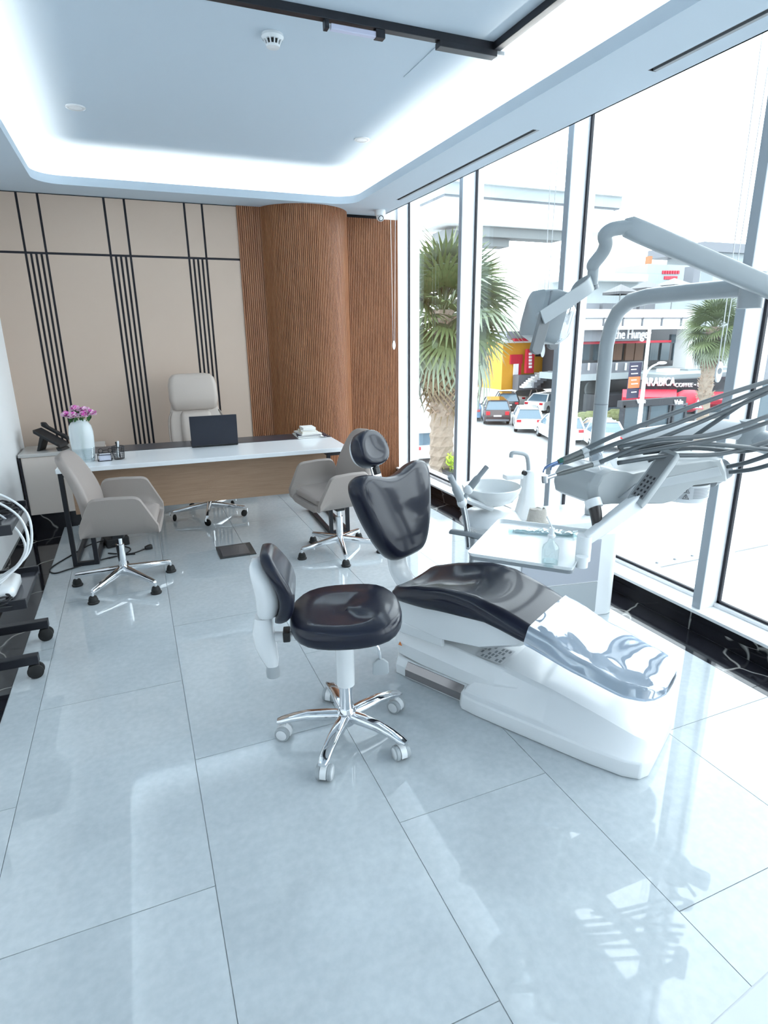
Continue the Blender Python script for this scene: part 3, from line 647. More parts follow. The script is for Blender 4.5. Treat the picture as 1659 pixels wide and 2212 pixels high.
for k, (dx, dy, dz) in enumerate(((0, 0, 0), (.03, .02, .02), (-.03, -.02, -.03), (.012, -.05, .01))):
    MB().tube(spline([(-.26 + dx, .10 + dy, .56 + dz), (-.13 + dx, .07 + dy, .545 + dz), (-.01 + dx, .01 + dy, .46 + dz), (.02 + dx * .5, -.01 + dy, .34 + dz), (-.03 + dx, -.04 + dy, .24 + dz), (-.14 + dx, -.08 + dy, .17 + dz), (-.27 + dx, -.12 + dy, .15)], 6), .006, 8).build('strand', M_PLAST, t, smooth=180)
for k, (cx, cy, lab) in enumerate(((-.72, 2.99, 'coil of black cable on the lower rack shelf'), (-.70, 3.32, 'coil of black cable on the upper rack shelf'))):
    t = thing('cable_coil', lab, 'cable', (cx, cy, (.394, .754)[k]), 0, 'black cable coils on the rack')
    for q in range(5):
        MB().tube([(.095 * math.cos(2 * PI * j / 20 + q) * (1 - .08 * q), .055 * math.sin(2 * PI * j / 20 + q) * (1 - .05 * q) + .006 * q, .006 + .008 * q + .006 * math.sin(j * .9 + q)) for j in range(21)], .0045, 6).build('loop', CB, t, smooth=180)
t = thing('black_device', 'black boxy device on the upper rack shelf', 'device', (-.76, 3.12, .754))
MB().box(-.12, .10, -.08, .08, 0, .06).build('case', M_BLACKPL, t, smooth=0, bevel=.006); MB().box(-.10, .08, -.082, -.08, .012, .048).build('front_panel', M_GREYPL, t, smooth=0)

# ================================================================== DENTAL STOOL
st = thing('dental_stool', 'dentist stool with black saddle seat and white backrest arm on chrome casters', 'stool', (.638, 1.975, 0), R(164))
def kidney(sx, sy, n=36):
    pts = []
    for k in range(n):
        a = 2 * PI * k / n; c, s_ = math.cos(a), math.sin(a)
        r_ = 1 / ((abs(c) ** 2.6 + abs(s_) ** 2.6) ** (1 / 2.6))
        w = 1 - .10 * max(0, math.cos(a)) ** 2 * 1 - .07 * max(0, -math.cos(a)) ** 4
        nip = 1 - .07 * math.exp(-((abs(s_) - 1) ** 2) * 20) * (1 if s_ > 0 else .8)
        pts.append((sx * r_ * c, sy * r_ * s_ * w * nip))
    return pts
def seat_ring(k, z, crown=0):
    return [(x * k - .01, y * k, z + .045 + crown * (abs(y) / .21) ** 2 * k + .012 * (max(0, -x) / .2) ** 2) for x, y in kidney(.212, .236)]
m = MB(); m.loft([seat_ring(.92, .463), seat_ring(.98, .467), seat_ring(1.0, .478), seat_ring(1.0, .500), seat_ring(.985, .514, .004), seat_ring(.93, .524, .008), seat_ring(.6, .522, .006), seat_ring(.3, .519), seat_ring(.05, .519)]); m.build('seat_cushion', M_LEATH, st, smooth=180)
MB().loft([seat_ring(.60, .425), seat_ring(.86, .455), seat_ring(.91, .464)]).build('seat_pan', M_PLAST, st, smooth=60)
# pad and shell of the back support, on the +x side
def pad_ring(z, x, hw, thk, bend): return [(x + yy + bend * (xx / .16) ** 2 - .01, xx, z + .025) for xx, yy in rr(hw, thk, thk * .92, 4)]
MB().loft([pad_ring(.525, .255, .06, .014, -.01), pad_ring(.54, .245, .09, .024, -.02), pad_ring(.58, .228, .115, .027, -.03), pad_ring(.64, .226, .13, .028, -.035), pad_ring(.70, .245, .13, .028, -.035), pad_ring(.75, .272, .12, .027, -.03), pad_ring(.79, .285, .095, .024, -.02), pad_ring(.805, .288, .06, .014, -.01)]).build('back_pad', M_LEATH, st, smooth=180, sub=1)
MB().loft([pad_ring(.53, .300, .045, .03, -.01), pad_ring(.555, .292, .065, .042, -.015), pad_ring(.62, .285, .085, .046, -.02), pad_ring(.69, .300, .09, .042, -.02), pad_ring(.74, .318, .07, .032, -.015), pad_ring(.765, .325, .045, .016, -.01)]).build('back_shell', M_PLAST, st, smooth=180, sub=1)
MB().loft([[(x + dx, y, z) for x, y in rr(a_, b_, min(a_, b_) * .8, 4)] for z, dx, a_, b_ in ((.56, .300, .033, .04), (.50, .306, .040, .045), (.44, .300, .042, .043), (.385, .288, .034, .035), (.35, .281, .024, .026))]).build('support_arm', M_PLAST, st, smooth=60)
MB().lathe([(.0, 0), (.026, 0), (.028, .02), (.024, .05), (.020, .058), (.0, .06)], 20, (.280, 0, .30)).build('adjust_knob', M_PLAST2, st)
MB().tube(spline([(.28, 0, .47), (.22, 0, .466), (.10, 0, .475)], 4), .02, 10).build('link_bar', M_PLAST, st)
MB().box(.205, .232, -.03, .03, .455, .495).build('pivot_block', M_BLACKPL, st, smooth=0, bevel=.004)
MB().tube([(0, 0, .24), (0, 0, .475)], .036, 24).build('column_sleeve', M_PLAST, st)
MB().tube([(0, 0, .10), (0, 0, .245)], .027, 24).build('gas_column', M_CHROME, st)
lv = MB().tube(spline([(-.05, .06, .475), (-.115, .10, .46), (-.13, .105, .40)], 5), .006, 8).build('lever', M_STEEL, st)
MB().loft([[(x - .13, .105 + y, z) for x, y in rr(a_, .007, .005, 3)] for z, a_ in ((.402, .012), (.385, .03), (.345, .032), (.338, .026))]).build('lever_paddle', M_PLAST2, lv, smooth=60)
MB().lathe([(.0, .055), (.03, .058), (.042, .075), (.040, .115), (.030, .135), (.0, .136)], 24).build('hub', M_CHROME, st)
for k in range(5):
    a = R(88 - 164 + 72 * k); c, s_ = math.cos(a), math.sin(a); nx = Vector((-s_, c, 0)); m = MB(); rings = []
    for f, w, h_, z in ((.02, .024, .020, .098), (.08, .026, .018, .102), (.16, .024, .015, .103), (.22, .022, .012, .094), (.262, .021, .010, .083), (.282, .015, .007, .078)):
        p = Vector((f * c, f * s_, z)); rings.append([p + nx * x + Vector((0, 0, y)) for x, y in rr(w, h_, h_ * .8, 3)])
    m.loft(rings); leg = m.build('leg', M_CHROME, st, smooth=60)
    px_, py_ = .258 * c, .258 * s_; ca = a + R((50, 75, 95, 60, 20)[k])
    ax = Vector((math.cos(ca), math.sin(ca), 0)); fwd = Vector((-ax.y, ax.x, 0))
    hood = MB(); rg = []
    for i in range(9):
        b_ = R(-20 + 27 * i)
        q = Vector((px_, py_, .030)) + fwd * (.033 * math.cos(b_)) + Vector((0, 0, .033 * math.sin(b_)))
        q2 = Vector((px_, py_, .030)) + fwd * (.025 * math.cos(b_)) + Vector((0, 0, .025 * math.sin(b_)))
        rg.append([q + ax * .012, q - ax * .012, q2 - ax * .012, q2 + ax * .012])
    hood.loft(rg); hood.tube([(px_, py_, .055), (px_, py_, .078)], .011, 12); hood.build('caster_hood', M_PLAST, leg, smooth=50)
    for sg in (-1, 1):
        w = MB().lathe([(.012, -.009), (.027, -.009), (.030, -.006), (.030, .006), (.027, .009), (.012, .009)], 22, cap0=True, cap1=True)
        wo = w.build('caster_wheel', M_PLAST2, leg, loc=Vector((px_, py_, .030)) + ax * (.021 * sg), rot=(R(90), 0, ca + PI / 2))
        MB().lathe([(.0, .0095), (.021, .0095), (.023, .0085)], 22).build('wheel_cap', M_PLAST, leg, loc=Vector((px_, py_, .030)) + ax * (.021 * sg), rot=(R(90), 0, ca + (PI / 2 if sg > 0 else -PI / 2) + PI * 0)) if sg > 0 else MB().lathe([(.0, -.0095), (.021, -.0095), (.023, -.0085)], 22).build('wheel_cap', M_PLAST, leg, loc=Vector((px_, py_, .030)) + ax * (.021 * sg), rot=(R(90), 0, ca + PI / 2))

# ================================================================== DENTAL CHAIR  (local x toward the feet, y toward the windows)
OC = Vector((1.156, 2.396, 0)); AC = R(-61)
dc = thing('dental_chair', 'black upholstered dental patient chair on a white moulded base', 'dental chair', OC, AC)
def lerp_tab(tab, x):
    for (a, va), (b, vb) in zip(tab[:-1], tab[1:]):
        if x <= b:
            f = max(0, min(1, (x - a) / (b - a))); f = f * f * (3 - 2 * f) * .35 + f * .65
            return va + (vb - va) * f
    return tab[-1][1]
TOP = [(-.02, .445), (.0, .455), (.144, .500), (.288, .532), (.40, .535), (.55, .497), (.683, .452), (.88, .385), (1.036, .345), (1.12, .335), (1.16, .325)]
BOT = [(-.02, .415), (.0, .395), (.144, .402), (.29, .423), (.49, .43), (.637, .395), (.883, .335), (1.038, .300), (1.12, .293), (1.16, .30)]
WID = [(-.02, .17), (.0, .195), (.05, .215), (.3, .232), (.5, .222), (.7, .207), (.9, .20), (1.04, .188), (1.10, .165), (1.14, .125), (1.16, .07)]
DIP = [(-.02, .010), (.05, .035), (.25, .055), (.42, .020), (.55, -.004), (1.16, -.004)]
def cush_ring(s_, lift=0., wadd=0., nb=18):
    zt, zb, w, dp = lerp_tab(TOP, s_) + lift, lerp_tab(BOT, s_), lerp_tab(WID, s_) + wadd, lerp_tab(DIP, s_)
    h_ = zt - zb; r_ = min(.036, h_ * .45); pts = []
    for k in range(nb + 1):                     # top from near to far
        y = -w + r_ * .55 + (2 * w - 1.1 * r_) * k / nb; f = abs(y) / w
        pts.append((s_, y, zt - dp * max(0, 1 - (f / .82) ** 2) - (.012 if k in (0, nb) else 0)))
    for y, z in ((w, zt - r_), (w + .004, zb + h_ * .45), (w - .006, zb + r_ * .4), (w - .03, zb), (w * .4, zb - .004), (-w * .4, zb - .004), (-w + .03, zb), (-w + .006, zb + r_ * .4), (-w - .004, zb + h_ * .45), (-w, zt - r_)): pts.append((s_, y, z))
    return pts
ss = [-.02, 0, .03, .07, .12, .18, .24, .30, .36, .42, .48, .55, .62, .68, .75, .82, .9, .98, 1.04, 1.08, 1.11, 1.135, 1.15, 1.16]
MB().loft([cush_ring(x) for x in ss]).build('seat_cushion', M_LEATH, dc, smooth=180)
# wrinkled clear sleeve over the leg rest, sky reflection painted in as pale blue
rings = []
def wr(x, y): return .0032 * math.sin(x * 15 + 3 * math.sin(y * 9 + 1)) * math.sin(y * 13 + 2.5 * math.sin(x * 9)) + .0004 * math.sin(x * 47 + y * 36 + 4 * math.sin(y * 11))
sx_ = [.665 + .0165 * i for i in range(28)] + [1.135, 1.15, 1.166]
for x in sx_:
    e = .0 if x == sx_[0] else 1
    rings.append([(px_, py_, pz_ + .010 + e * wr(px_, py_)) if i < 37 else (px_, py_ * 1.03, pz_ - .004) for i, (px_, py_, pz_) in enumerate(cush_ring(min(x, 1.16), 0, .004, 36))])
MB().loft(rings, False, True).build('plastic_sleeve', glassmat('plastic_sleeve', (.72, .82, .95), .34, .03, painted_sheen=.30), dc, smooth=180)
# backrest: heart shaped pad
HB = [(0, .015), (.09, .02), (.14, .05), (.195, .13), (.245, .24), (.275, .34), (.285, .405), (.272, .445), (.235, .463), (.18, .460), (.12, .444), (.06, .428), (0, .422)]
HB = [(p.x, p.y) for p in spline([(a, b, 0) for a, b in HB], 3)]
outl = [(y, z) for y, z in HB] + [(-y, z) for y, z in reversed(HB[1:-1])]
cyz = (0, .25)
def heart(k, x, cup=0):
    return [(x - cup * ((y / .28) ** 2) * 1.0, cyz[0] + (y - cyz[0]) * k, cyz[1] + (z - cyz[1]) * k) for y, z in outl]
REC = R(14)
bk_rot = (0, -REC, 0); bk_loc = (-.095, .06, .50)
MB().loft([heart(.86, -.055), heart(.97, -.045), heart(1.0, -.022), heart(1.0, .0), heart(.975, .022), heart(.92, .036), heart(.82, .041), heart(.6, .044), heart(.3, .044), heart(.03, .044)]).build('backrest', M_LEATH, dc, smooth=180, loc=bk_loc, rot=bk_rot)
MB().loft([heart(.5, -.085), heart(.8, -.075), heart(.9, -.058), heart(.90, -.05)]).build('backrest_shell', M_PLAST, dc, smooth=180, loc=bk_loc, rot=bk_rot)
def oval(k, x, w=.108, h_=.092): return [(x, w * k * math.copysign(abs(math.cos(a)) ** .88, math.cos(a)) * (1 - .10 * math.sin(a)), h_ * k * math.copysign(abs(math.sin(a)) ** .92, math.sin(a))) for a in [2 * PI * i / 32 for i in range(32)]]
hr_loc = (-.315, .045, 1.035); hr_rot = (0, R(-24), 0)
MB().loft([oval(.9, -.045), oval(.99, -.035), oval(1.0, -.012), oval(1.0, .006), oval(.96, .024), oval(.86, .034), oval(.6, .030), oval(.3, .026), oval(.04, .025)]).build('headrest', M_LEATH, dc, smooth=180, loc=hr_loc, rot=hr_rot)
MB().loft([oval(.5, -.07), oval(.85, -.06), oval(.96, -.042)]).build('headrest_shell', M_PLAST, dc, smooth=180, loc=hr_loc, rot=hr_rot)
m = MB(); m.box(-.012, .0, -.03, .03, 0, .17); m.build('headrest_bracket', M_CHROME, dc, smooth=0, bevel=.003, loc=(-.262, .05, .86), rot=(0, R(-20), 0))
MB().box(-.012, .012, -.016, .016, .05, .09).build('headrest_joint', M_BLACKPL, dc, smooth=0, bevel=.004, loc=(-.262, .05, .86), rot=(0, R(-20), 0))
m = MB(); m.tube(spline([(.06, .04, .375), (-.07, .05, .36), (-.155, .055, .44), (-.175, .06, .56), (-.20, .06, .68)], 5), [.05] * 20 + [.04], 12, flat=(1.2, .7)); m.build('backrest_arm', M_PLAST, dc, smooth=180)
# base mouldings
def base_ring(s_, h_, w, yo=0):
    w1 = w; pts = [(-w1, 0), (-w1 - .004, .02), (-w1 + .006, .066), (-w1 + .036, .076), (-w1 * .55 - .01, h_ - .012), (-w1 * .5, h_), (w1 * .5, h_), (w1 * .55 + .01, h_ - .012), (w1 - .036, .076), (w1 - .006, .066), (w1 + .004, .02), (w1, 0)]
    return [(s_, yo + y, min(z, max(h_ - .002 * i, .0)) if z > h_ else z) for i, (y, z) in enumerate(pts)]
m = MB(); m.loft([base_ring(.375, .085, .205), base_ring(.395, .12, .225), base_ring(.47, .195, .232), base_ring(.55, .212, .233), base_ring(.75, .185, .233), base_ring(.95, .145, .232), base_ring(1.08, .112, .222), base_ring(1.135, .10, .200), base_ring(1.155, .094, .16)]); m.build('front_base', M_PLAST, dc, smooth=28, bevel=.006)
m = MB(); m.loft([[(s_, y, z) for y, z in ((-w, 0), (-w, .05), (-w + .02, .085), (w - .02, .085), (w, .05), (w, 0))] for s_, w in ((-.03, .13), (-.01, .165), (.10, .175), (.42, .185))]); m.build('rear_base', M_PLAST, dc, smooth=28, bevel=.006)
MB().loft([[(s_, -.1815 - .012 * (s_ / .4) + dy_, z) for dy_, z in ((0, .016), (0, .052), (.021, .082), (.024, .082), (.004, .05), (.004, .016))] for s_ in (.06, .375)]).build('kick_plate', mat('tinted_steel', (.30, .28, .28), .12, metal=.8), dc, smooth=0)
m = MB(); m.loft([[(s_, y, z) for y, z in ((-w, zb_), (-w - .006, (zb_ + zt_) / 2), (-w + .03, zt_), (w - .03, zt_), (w + .006, (zb_ + zt_) / 2), (w, zb_))] for s_, w, zb_, zt_ in ((-.04, .12, .12, .20), (.0, .15, .10, .235), (.15, .16, .09, .24), (.35, .165, .088, .225), (.52, .165, .088, .21), (.62, .15, .12, .20))]); lc = m.build('lift_cover', M_PLAST, dc, smooth=30, bevel=.005)
m = MB(); m.loft([[(s_, y, z) for y, z in ((-w + .05, zb_), (-w, zb_ + .03), (-w - .004, zt_), (w + .004, zt_), (w, zb_ + .03), (w - .05, zb_))] for s_, w, zb_, zt_ in ((-.02, .14, .30, .415), (.05, .18, .265, .42), (.25, .19, .25, .43), (.45, .185, .275, .43), (.60, .16, .325, .40), (.66, .12, .36, .39))]); m.build('under_seat_shell', M_PLAST, dc, smooth=30, bevel=.006)
m = MB(); m.loft([[(s_, y, z) for y, z in ((-.178, .235), (-.184, .29), (-.16, .31), (-.15, .225))] for s_ in (-.005, .12, .26)]); m.build('side_hood', M_PLAST, dc, smooth=0, bevel=.006)
MB().prism([(-.011, 0), (.011, 0), (0, .019)], -.001, .001, 'y').build('warning_triangle', mat('warning_orange', (.75, .22, .05), .5), dc, loc=(.02, -.168, .16), smooth=0)
lb = MB().box(.40, .53, -.13, .0, .2245, .2258).build('instruction_label', mat('label_white', (.62, .63, .65), .5), dc, smooth=0)
m = MB()
for i in range(7):
    for j in range(4):
        if (i * 3 + j) % 4: m.box(.408 + i * .017, .418 + i * .017, -.125 + j * .031, -.104 + j * .031, .2258, .2263)
m.build('label_print', M_GREYPL, lb, smooth=0); lb.children[-1]['kind'] = 'stuff'
m = MB(); m.tube(spline([(.28, .26, .60), (.16, .27, .615), (.02, .27, .61)], 5), .018, 10, flat=(1.5, .7)); m.build('armrest', M_GREYPL, dc, smooth=60)
MB().tube(spline([(.15, .26, .605), (.15, .265, .50), (.14, .22, .42)], 5), .012, 10).build('armrest_post', M_PLAST2, dc)

# ================================================================== WATER UNIT WITH SPITTOON, LAMP POLE
wu = thing('dental_unit', 'white dental water unit with spittoon bowl in front of the window', 'dental unit', (2.42, 2.38, 0), R(-10))
m = MB(); m.loft([[(x - .40, y + .17, z) for x, y in rr(.40, .16, .06, 6)] for z in (.0, .50)]); m.build('cabinet', M_PLAST, wu, smooth=40, bevel=.006)
MB().box(-.60, -.13, .004, .011, .03, .215).build('lower_panel', M_PLAST2, wu, smooth=0, bevel=.002)
MB().box(-.60, -.13, .004, .011, .222, .47).build('front_panel', mat('unit_grey', (.40, .42, .47), .3), wu, smooth=0, bevel=.002)
m = MB(); m.loft([[(x - .44, y + .165, z) for x, y in rr(a_, b_, .07, 6)] for z, a_, b_ in ((.502, .36, .15), (.53, .385, .165), (.575, .385, .165), (.59, .37, .15))]); m.build('top_deck', M_PLAST, wu, smooth=40)
bw = at_y(1062, 1050, 2.58)
wi = Matrix.Rotation(R(10), 4, 'Z') @ Matrix.Translation(-Vector((2.42, 2.38, 0)))
bl = wi @ bw
m = MB(); m.lathe([(.0, .60 - bl.z), (.15, .60 - bl.z), (.165, .615 - bl.z), (.13, .66 - bl.z), (.10, .675 - bl.z), (.0, .68 - bl.z)], 36, bl); m.build('bowl_pedestal', M_PLAST, wu, smooth=40)
m = MB(); m.lathe([(.0, -.10), (.06, -.10), (.118, -.073), (.148, -.028), (.155, .0), (.150, .003), (.143, -.02), (.112, -.06), (.05, -.082), (.0, -.085)], 40, bl); m.build('spittoon_bowl', mat('ceramic_white', (.80, .82, .82), .08, coat=.4), wu, smooth=60)
tw = wi @ at_y(1133, 1045, 2.60)
m = MB(); m.loft([[(tw.x + x + dx, tw.y + y, z) for x, y in rr(a_, .035, .02, 4)] for z, a_, dx in ((.59, .11, -.02), (.63, .06, .02), (.70, .042, .02), (tw.z + .06, .032, .02), (tw.z + .075, .022, .02))]); m.build('faucet_tower', M_PLAST, wu, smooth=50)
sp = [wi @ at_y(*p, 2.60) for p in ((1142, 1025), (1141, 1000), (1136, 983), (1118, 978), (1106, 979), (1104, 988))]
MB().tube(spline(sp, 5), .011, 10).build('cup_filler_spout', M_PLAST2, wu, smooth=180)
ca_ = wi @ at_y(1105, 1030, 2.56); MB().box(ca_.x - .04, ca_.x + .06, ca_.y - .02, ca_.y + .03, ca_.z - .012, ca_.z + .012).build('bowl_rinse_arm', M_PLAST, wu, smooth=0, bevel=.006)
kn = wi @ at_y(1131, 1021, 2.55); MB().tube([(kn.x, kn.y - .02, kn.z), (kn.x, kn.y, kn.z)], .012, 12).build('faucet_button', M_BLACKPL, wu)
m = MB(); m.tube([wi @ at_y(*p, 2.52) for p in ((1060, 1098), (1015, 1082), (990, 1070))], .02, 8, flat=(1.4, .8)); m.build('assistant_arm', M_PLAST, wu, smooth=60)
PB = Vector((2.285, 2.50, 0)); pl = [PB + Vector((0, 0, .595)), PB + Vector((0, 0, 1.0)), PB + Vector((0, 0, 1.50))] + [Vector(p) for p in ((2.282, 2.475, 1.60), (2.27, 2.42, 1.67), (2.255, 2.33, 1.712), (2.25, 2.22, 1.725), (2.245, 2.0, 1.728), (2.244, 1.70, 1.728))]
pole = MB().tube([wi @ p for p in pl], .036, 18).build('lamp_pole', mat('unit_enamel', (.33, .365, .385), .3), wu, smooth=60)
MB().tube([wi @ (PB + Vector((0, 0, 1.20))), wi @ (PB + Vector((0, 0, 1.206)))], .0368, 18).build('pole_ring', M_GREYPL, pole)
MB().tube([wi @ Vector((2.244, 1.70, 1.65)), wi @ Vector((2.244, 1.70, 1.78))], .045, 18).build('pole_joint', M_PLAST2, wu)
# suction pieces resting in the assistant holder
for pts, r_, m_, lab in (([(972, 1028), (985, 1055), (998, 1085), (1006, 1130), (1012, 1185)], .016, M_STEEL, 'silver suction hose with grey handpiece hanging left of the spittoon'), ([(1052, 1008), (1030, 1035), (1012, 1058), (1003, 1085), (1008, 1120), (1018, 1180)], .014, M_PLAST2, 'grey suction handpiece tilted right beside the spittoon bowl')):
    t = thing('suction_handpiece', lab, 'handpiece', at_y(*pts[-1], 2.44), 0, 'suction handpieces by the spittoon'); o_ = t.location.copy()
    P = [at_y(*p, 2.44) - o_ for p in pts]
    MB().tube(spline(P[2:], 5), r_ * .75, 10).build('hose', m_, t, smooth=180)
    MB().tube(spline(P[:3], 5), [r_ * .9] * 5 + [r_ * 1.3] * 6, 10).build('handle', M_PLAST2 if m_ is M_STEEL else M_GREYPL, t, smooth=60)
    MB().ball(P[2], r_ * 1.6, r_ * 1.6, r_ * 1.8).build('valve', M_PLAST, t, smooth=180)
# plaster cast on the deck
t = thing('plaster_cast', 'beige plaster dental cast on the unit deck beside the spittoon', 'dental cast', at_y(1160, 1112, 2.45), R(-12)); t.location.z = .592
m = MB(); m.loft([[(x * 1, y, z) for x, y in [(-.06, -.03), (.055, -.035), (.065, .0), (.05, .035), (-.05, .035), (-.065, .0)]] for z in (0, .022)]); m.build('plinth', mat('plaster', (.46, .43, .39), .8, bump=(60, .3)), t, smooth=30, bevel=.004)
rg = []
for z, k, j in ((.022, .94, 0), (.05, .9, .003), (.075, .86, .004), (.092, .8, .006)):
    rg.append([(.056 * k * math.cos(a) * (1 + .06 * math.sin(5 * a + z * 40)), .031 * k * math.copysign(abs(math.sin(a)) ** .7, math.sin(a)), z + j * math.sin(6 * a)) for a in [2 * PI * i / 28 for i in range(28)]])
m = MB(); m.loft(rg); m.build('arch', mat('plaster', (.46, .43, .39), .8), t, smooth=40)

# ================================================================== DELIVERY UNIT, TRAY, LAMP
du = thing('delivery_unit', 'grey white delivery head with handpiece hoses and tilted control screen', 'delivery unit', (1.85, 1.75, .98))
hp = [(-.345, .015), (-.335, -.02), (-.30, -.04), (-.25, -.042), (-.14, -.055), (.03, -.075), (.10, -.07), (.16, -.03), (.20, -.012), (.40, -.015), (.38, .04), (.345, .085), (.28, .095), (.08, .092), (-.16, .075), (-.20, .09), (-.27, .10), (-.32, .085), (-.343, .05)]
m = MB(); m.loft([[(x * k, y, z * k + .005) for x, z in hp] for y, k in ((-.09, .90), (-.07, .985), (.0, 1.0), (.12, 1.0), (.15, .92))]); m.build('head', mat('unit_shell', (.34, .365, .375), .3, coat=.15), du, smooth=32, bevel=.004)
m = MB(); m.prism([(-.21, -.012), (-.13, .035), (.30, .06), (.33, .02), (.0, .005), (-.20, -.015)], -.094, -.088, 'y'); m.build('facet_panel', M_PLAST2, du, smooth=0, bevel=.002)
MB().tube([(-.335, -.10, -.01), (-.333, -.115, -.05), (-.328, -.125, -.105)], [.023, .022, .018], 14).build('brake_handle', mat('dark_knob', (.03, .025, .025), .15), du, smooth=50)
MB().tube([(-.333, -.09, -.005), (-.333, -.108, -.03)], .030, 16).build('handle_collar', M_PLAST, du)
MB().lathe([(.0, -.075), (.085, -.075), (.095, -.06), (.095, .0), (.0, .002)], 28, (.26, .02, -.02)).build('pivot_drum', M_PLAST, du)
lb = MB(); lb.loft([[(.26 + .0962 * math.cos(a), .02 + .0962 * math.sin(a), z) for a in [R(-150 + 9 * i) for i in range(11)]] for z in (-.075, -.025)], False, False, closed=False); lbo = lb.build('warning_label', mat('label_white', (.62, .63, .65), .5), du, smooth=180)
m = MB()
for i in range(7):
    z = -.070 + i * .0062
    m.loft([[(.26 + .0968 * math.cos(a), .02 + .0968 * math.sin(a), zz_) for a in [R(-118 + 6 * j) for j in range(10 - (i * 2) % 3)]] for zz_ in (z, z + .0022)], False, False, closed=False)
o_ = m.build('label_lines', M_GREYPL, lbo, smooth=0); o_['kind'] = 'stuff'
for z in (-.048, -.074):
    a = R(-134); c_ = Vector((.26 + .0972 * math.cos(a), .02 + .0972 * math.sin(a), z)); tg = Vector((-math.sin(a), math.cos(a), 0)); m = MB()
    q = [c_ - tg * .012, c_ + tg * .012, c_ + Vector((0, 0, .02))]
    for i in range(3): m.bar(q[i], q[(i + 1) % 3], .002, .001)
    m.bar(c_ + Vector((0, 0, .004)), c_ + Vector((0, 0, .012)), .002, .001); m.build('warning_symbol', M_BLACKPL, lbo, smooth=0)
MB().tube([(.34, -.02, .0), (.42, -.03, .03)], [.05, .045], 18).build('hose_port', M_GREYPL, du)
def dloc(px, py, y): return at_y(px, py, y) - Vector((1.85, 1.75, .98))
# control screen on its stalk, tray arm
A, B = dloc(1451, 978, 1.60), dloc(1371, 1088, 1.60); ax = (A - B).normalized(); side = Vector((.42, -.9, 0)); side = (side - ax * side.dot(ax)).normalized(); nrm = ax.cross(side).normalized()
if nrm.x > 0: nrm = -nrm
m = MB(); m.loft([[p + side * x + nrm * y for x, y in rr(w, .018, .008, 3)] for p, w in ((B, .030), (B + ax * .03, .034), (A - ax * .02, .034), (A, .03))]); sc_ = m.build('control_screen', mat('unit_shell', (.34, .365, .375), .3), du, smooth=40)
m = MB(); m.loft([[p + nrm * .019 + side * x for x in (-.024, .024)] + [p + nrm * .0195 + side * x for x in (.024, -.024)] for p in (B + ax * .02, A - ax * .015)]); m.build('display', mat('display_dark', (.20, .21, .22), .2), sc_, smooth=0)
m = MB()
for i in range(5):
    for j in (-1, 0, 1): p = B + ax * (.03 + .02 * i) + side * (.014 * j) + nrm * .0205; m.bar(p - ax * .005, p + ax * .005, .007, .001)
o_ = m.build('key_icons', mat('icon_dark', (.02, .02, .025), .4), sc_, smooth=0); o_['kind'] = 'stuff'
C1, C2 = dloc(1380, 1080, 1.61), dloc(1262, 1168, 1.60)
m = MB(); m.loft([[p + Vector((x * .3, -x * .95 * .0 + x, 0)) * 1 + Vector((0, 0, z)) for x, z in rr(w, h_, .008, 3)] for p, w, h_ in ((C1, .025, .035), (C1.lerp(C2, .6), .023, .028), (C2, .022, .02))]); m.build('tray_arm', M_PLAST, du, smooth=40)
PT = Vector((C2.x, C2.y, 0)); MB().tube([(C2.x, C2.y, C2.z + .02), (C2.x, C2.y, C2.z - .075)], .027, 18).build('tray_post', M_PLAST, du)
MB().tube([(C2.x - .03, C2.y - .03, C2.z - .045), (C2.x - .03, C2.y - .03, C2.z - .085)], .022, 16).build('tray_clamp', M_PLAST, du)
# balanced arm behind
m = MB(); q0, q1 = dloc(1352, 955, 1.95), dloc(1622, 935, 1.68); m.tube(spline([q0, q0.lerp(q1, .1) + Vector((0, 0, .015)), q0.lerp(q1, .7) + Vector((0, 0, .03)), q1], 5), .04, 12, flat=(.7, 1)); m.build('balance_arm', M_PLAST, du, smooth=60)
q2 = dloc(1700, 960, 1.55); MB().tube([q1 + Vector((0, 0, .05)), q1 - Vector((0, 0, .07))], .05, 18).build('arm_joint', M_PLAST2, du)
MB().tube([q1 - Vector((0, 0, .02)), q2 - Vector((0, 0, .02))], .045, 14).build('base_arm', M_PLAST2, du)
M_HOSE = mat('grey_hose', (.085, .10, .11), .35)
hoses = [[(1262, 972), (1330, 940), (1440, 898), (1560, 855), (1665, 822)], [(1262, 985), (1340, 955), (1460, 915), (1580, 868), (1670, 832)], [(1285, 1003), (1360, 972), (1480, 925), (1590, 878), (1670, 842)], [(1400, 995), (1460, 968), (1540, 915), (1610, 868), (1670, 838)],
         [(1335, 965), (1420, 950), (1540, 938), (1670, 895)], [(1335, 985), (1430, 968), (1560, 945), (1670, 908)], [(1335, 1000), (1440, 985), (1560, 980), (1670, 950)], [(1390, 978), (1500, 968), (1600, 975), (1670, 962)], [(1572, 1008), (1610, 1000), (1670, 980)], [(1575, 1020), (1625, 1014), (1670, 1002)], [(1340, 975), (1440, 958), (1540, 960), (1670, 972)]]
for i, hh in enumerate(hoses):
    P = [dloc(px_, py_, 1.62 - .14 * j / (len(hh) - 1) + .012 * (i % 4)) for j, (px_, py_) in enumerate(hh)]
    MB().tube(spline(P, 8), .0088, 8).build('hose', M_HOSE, du, smooth=180)
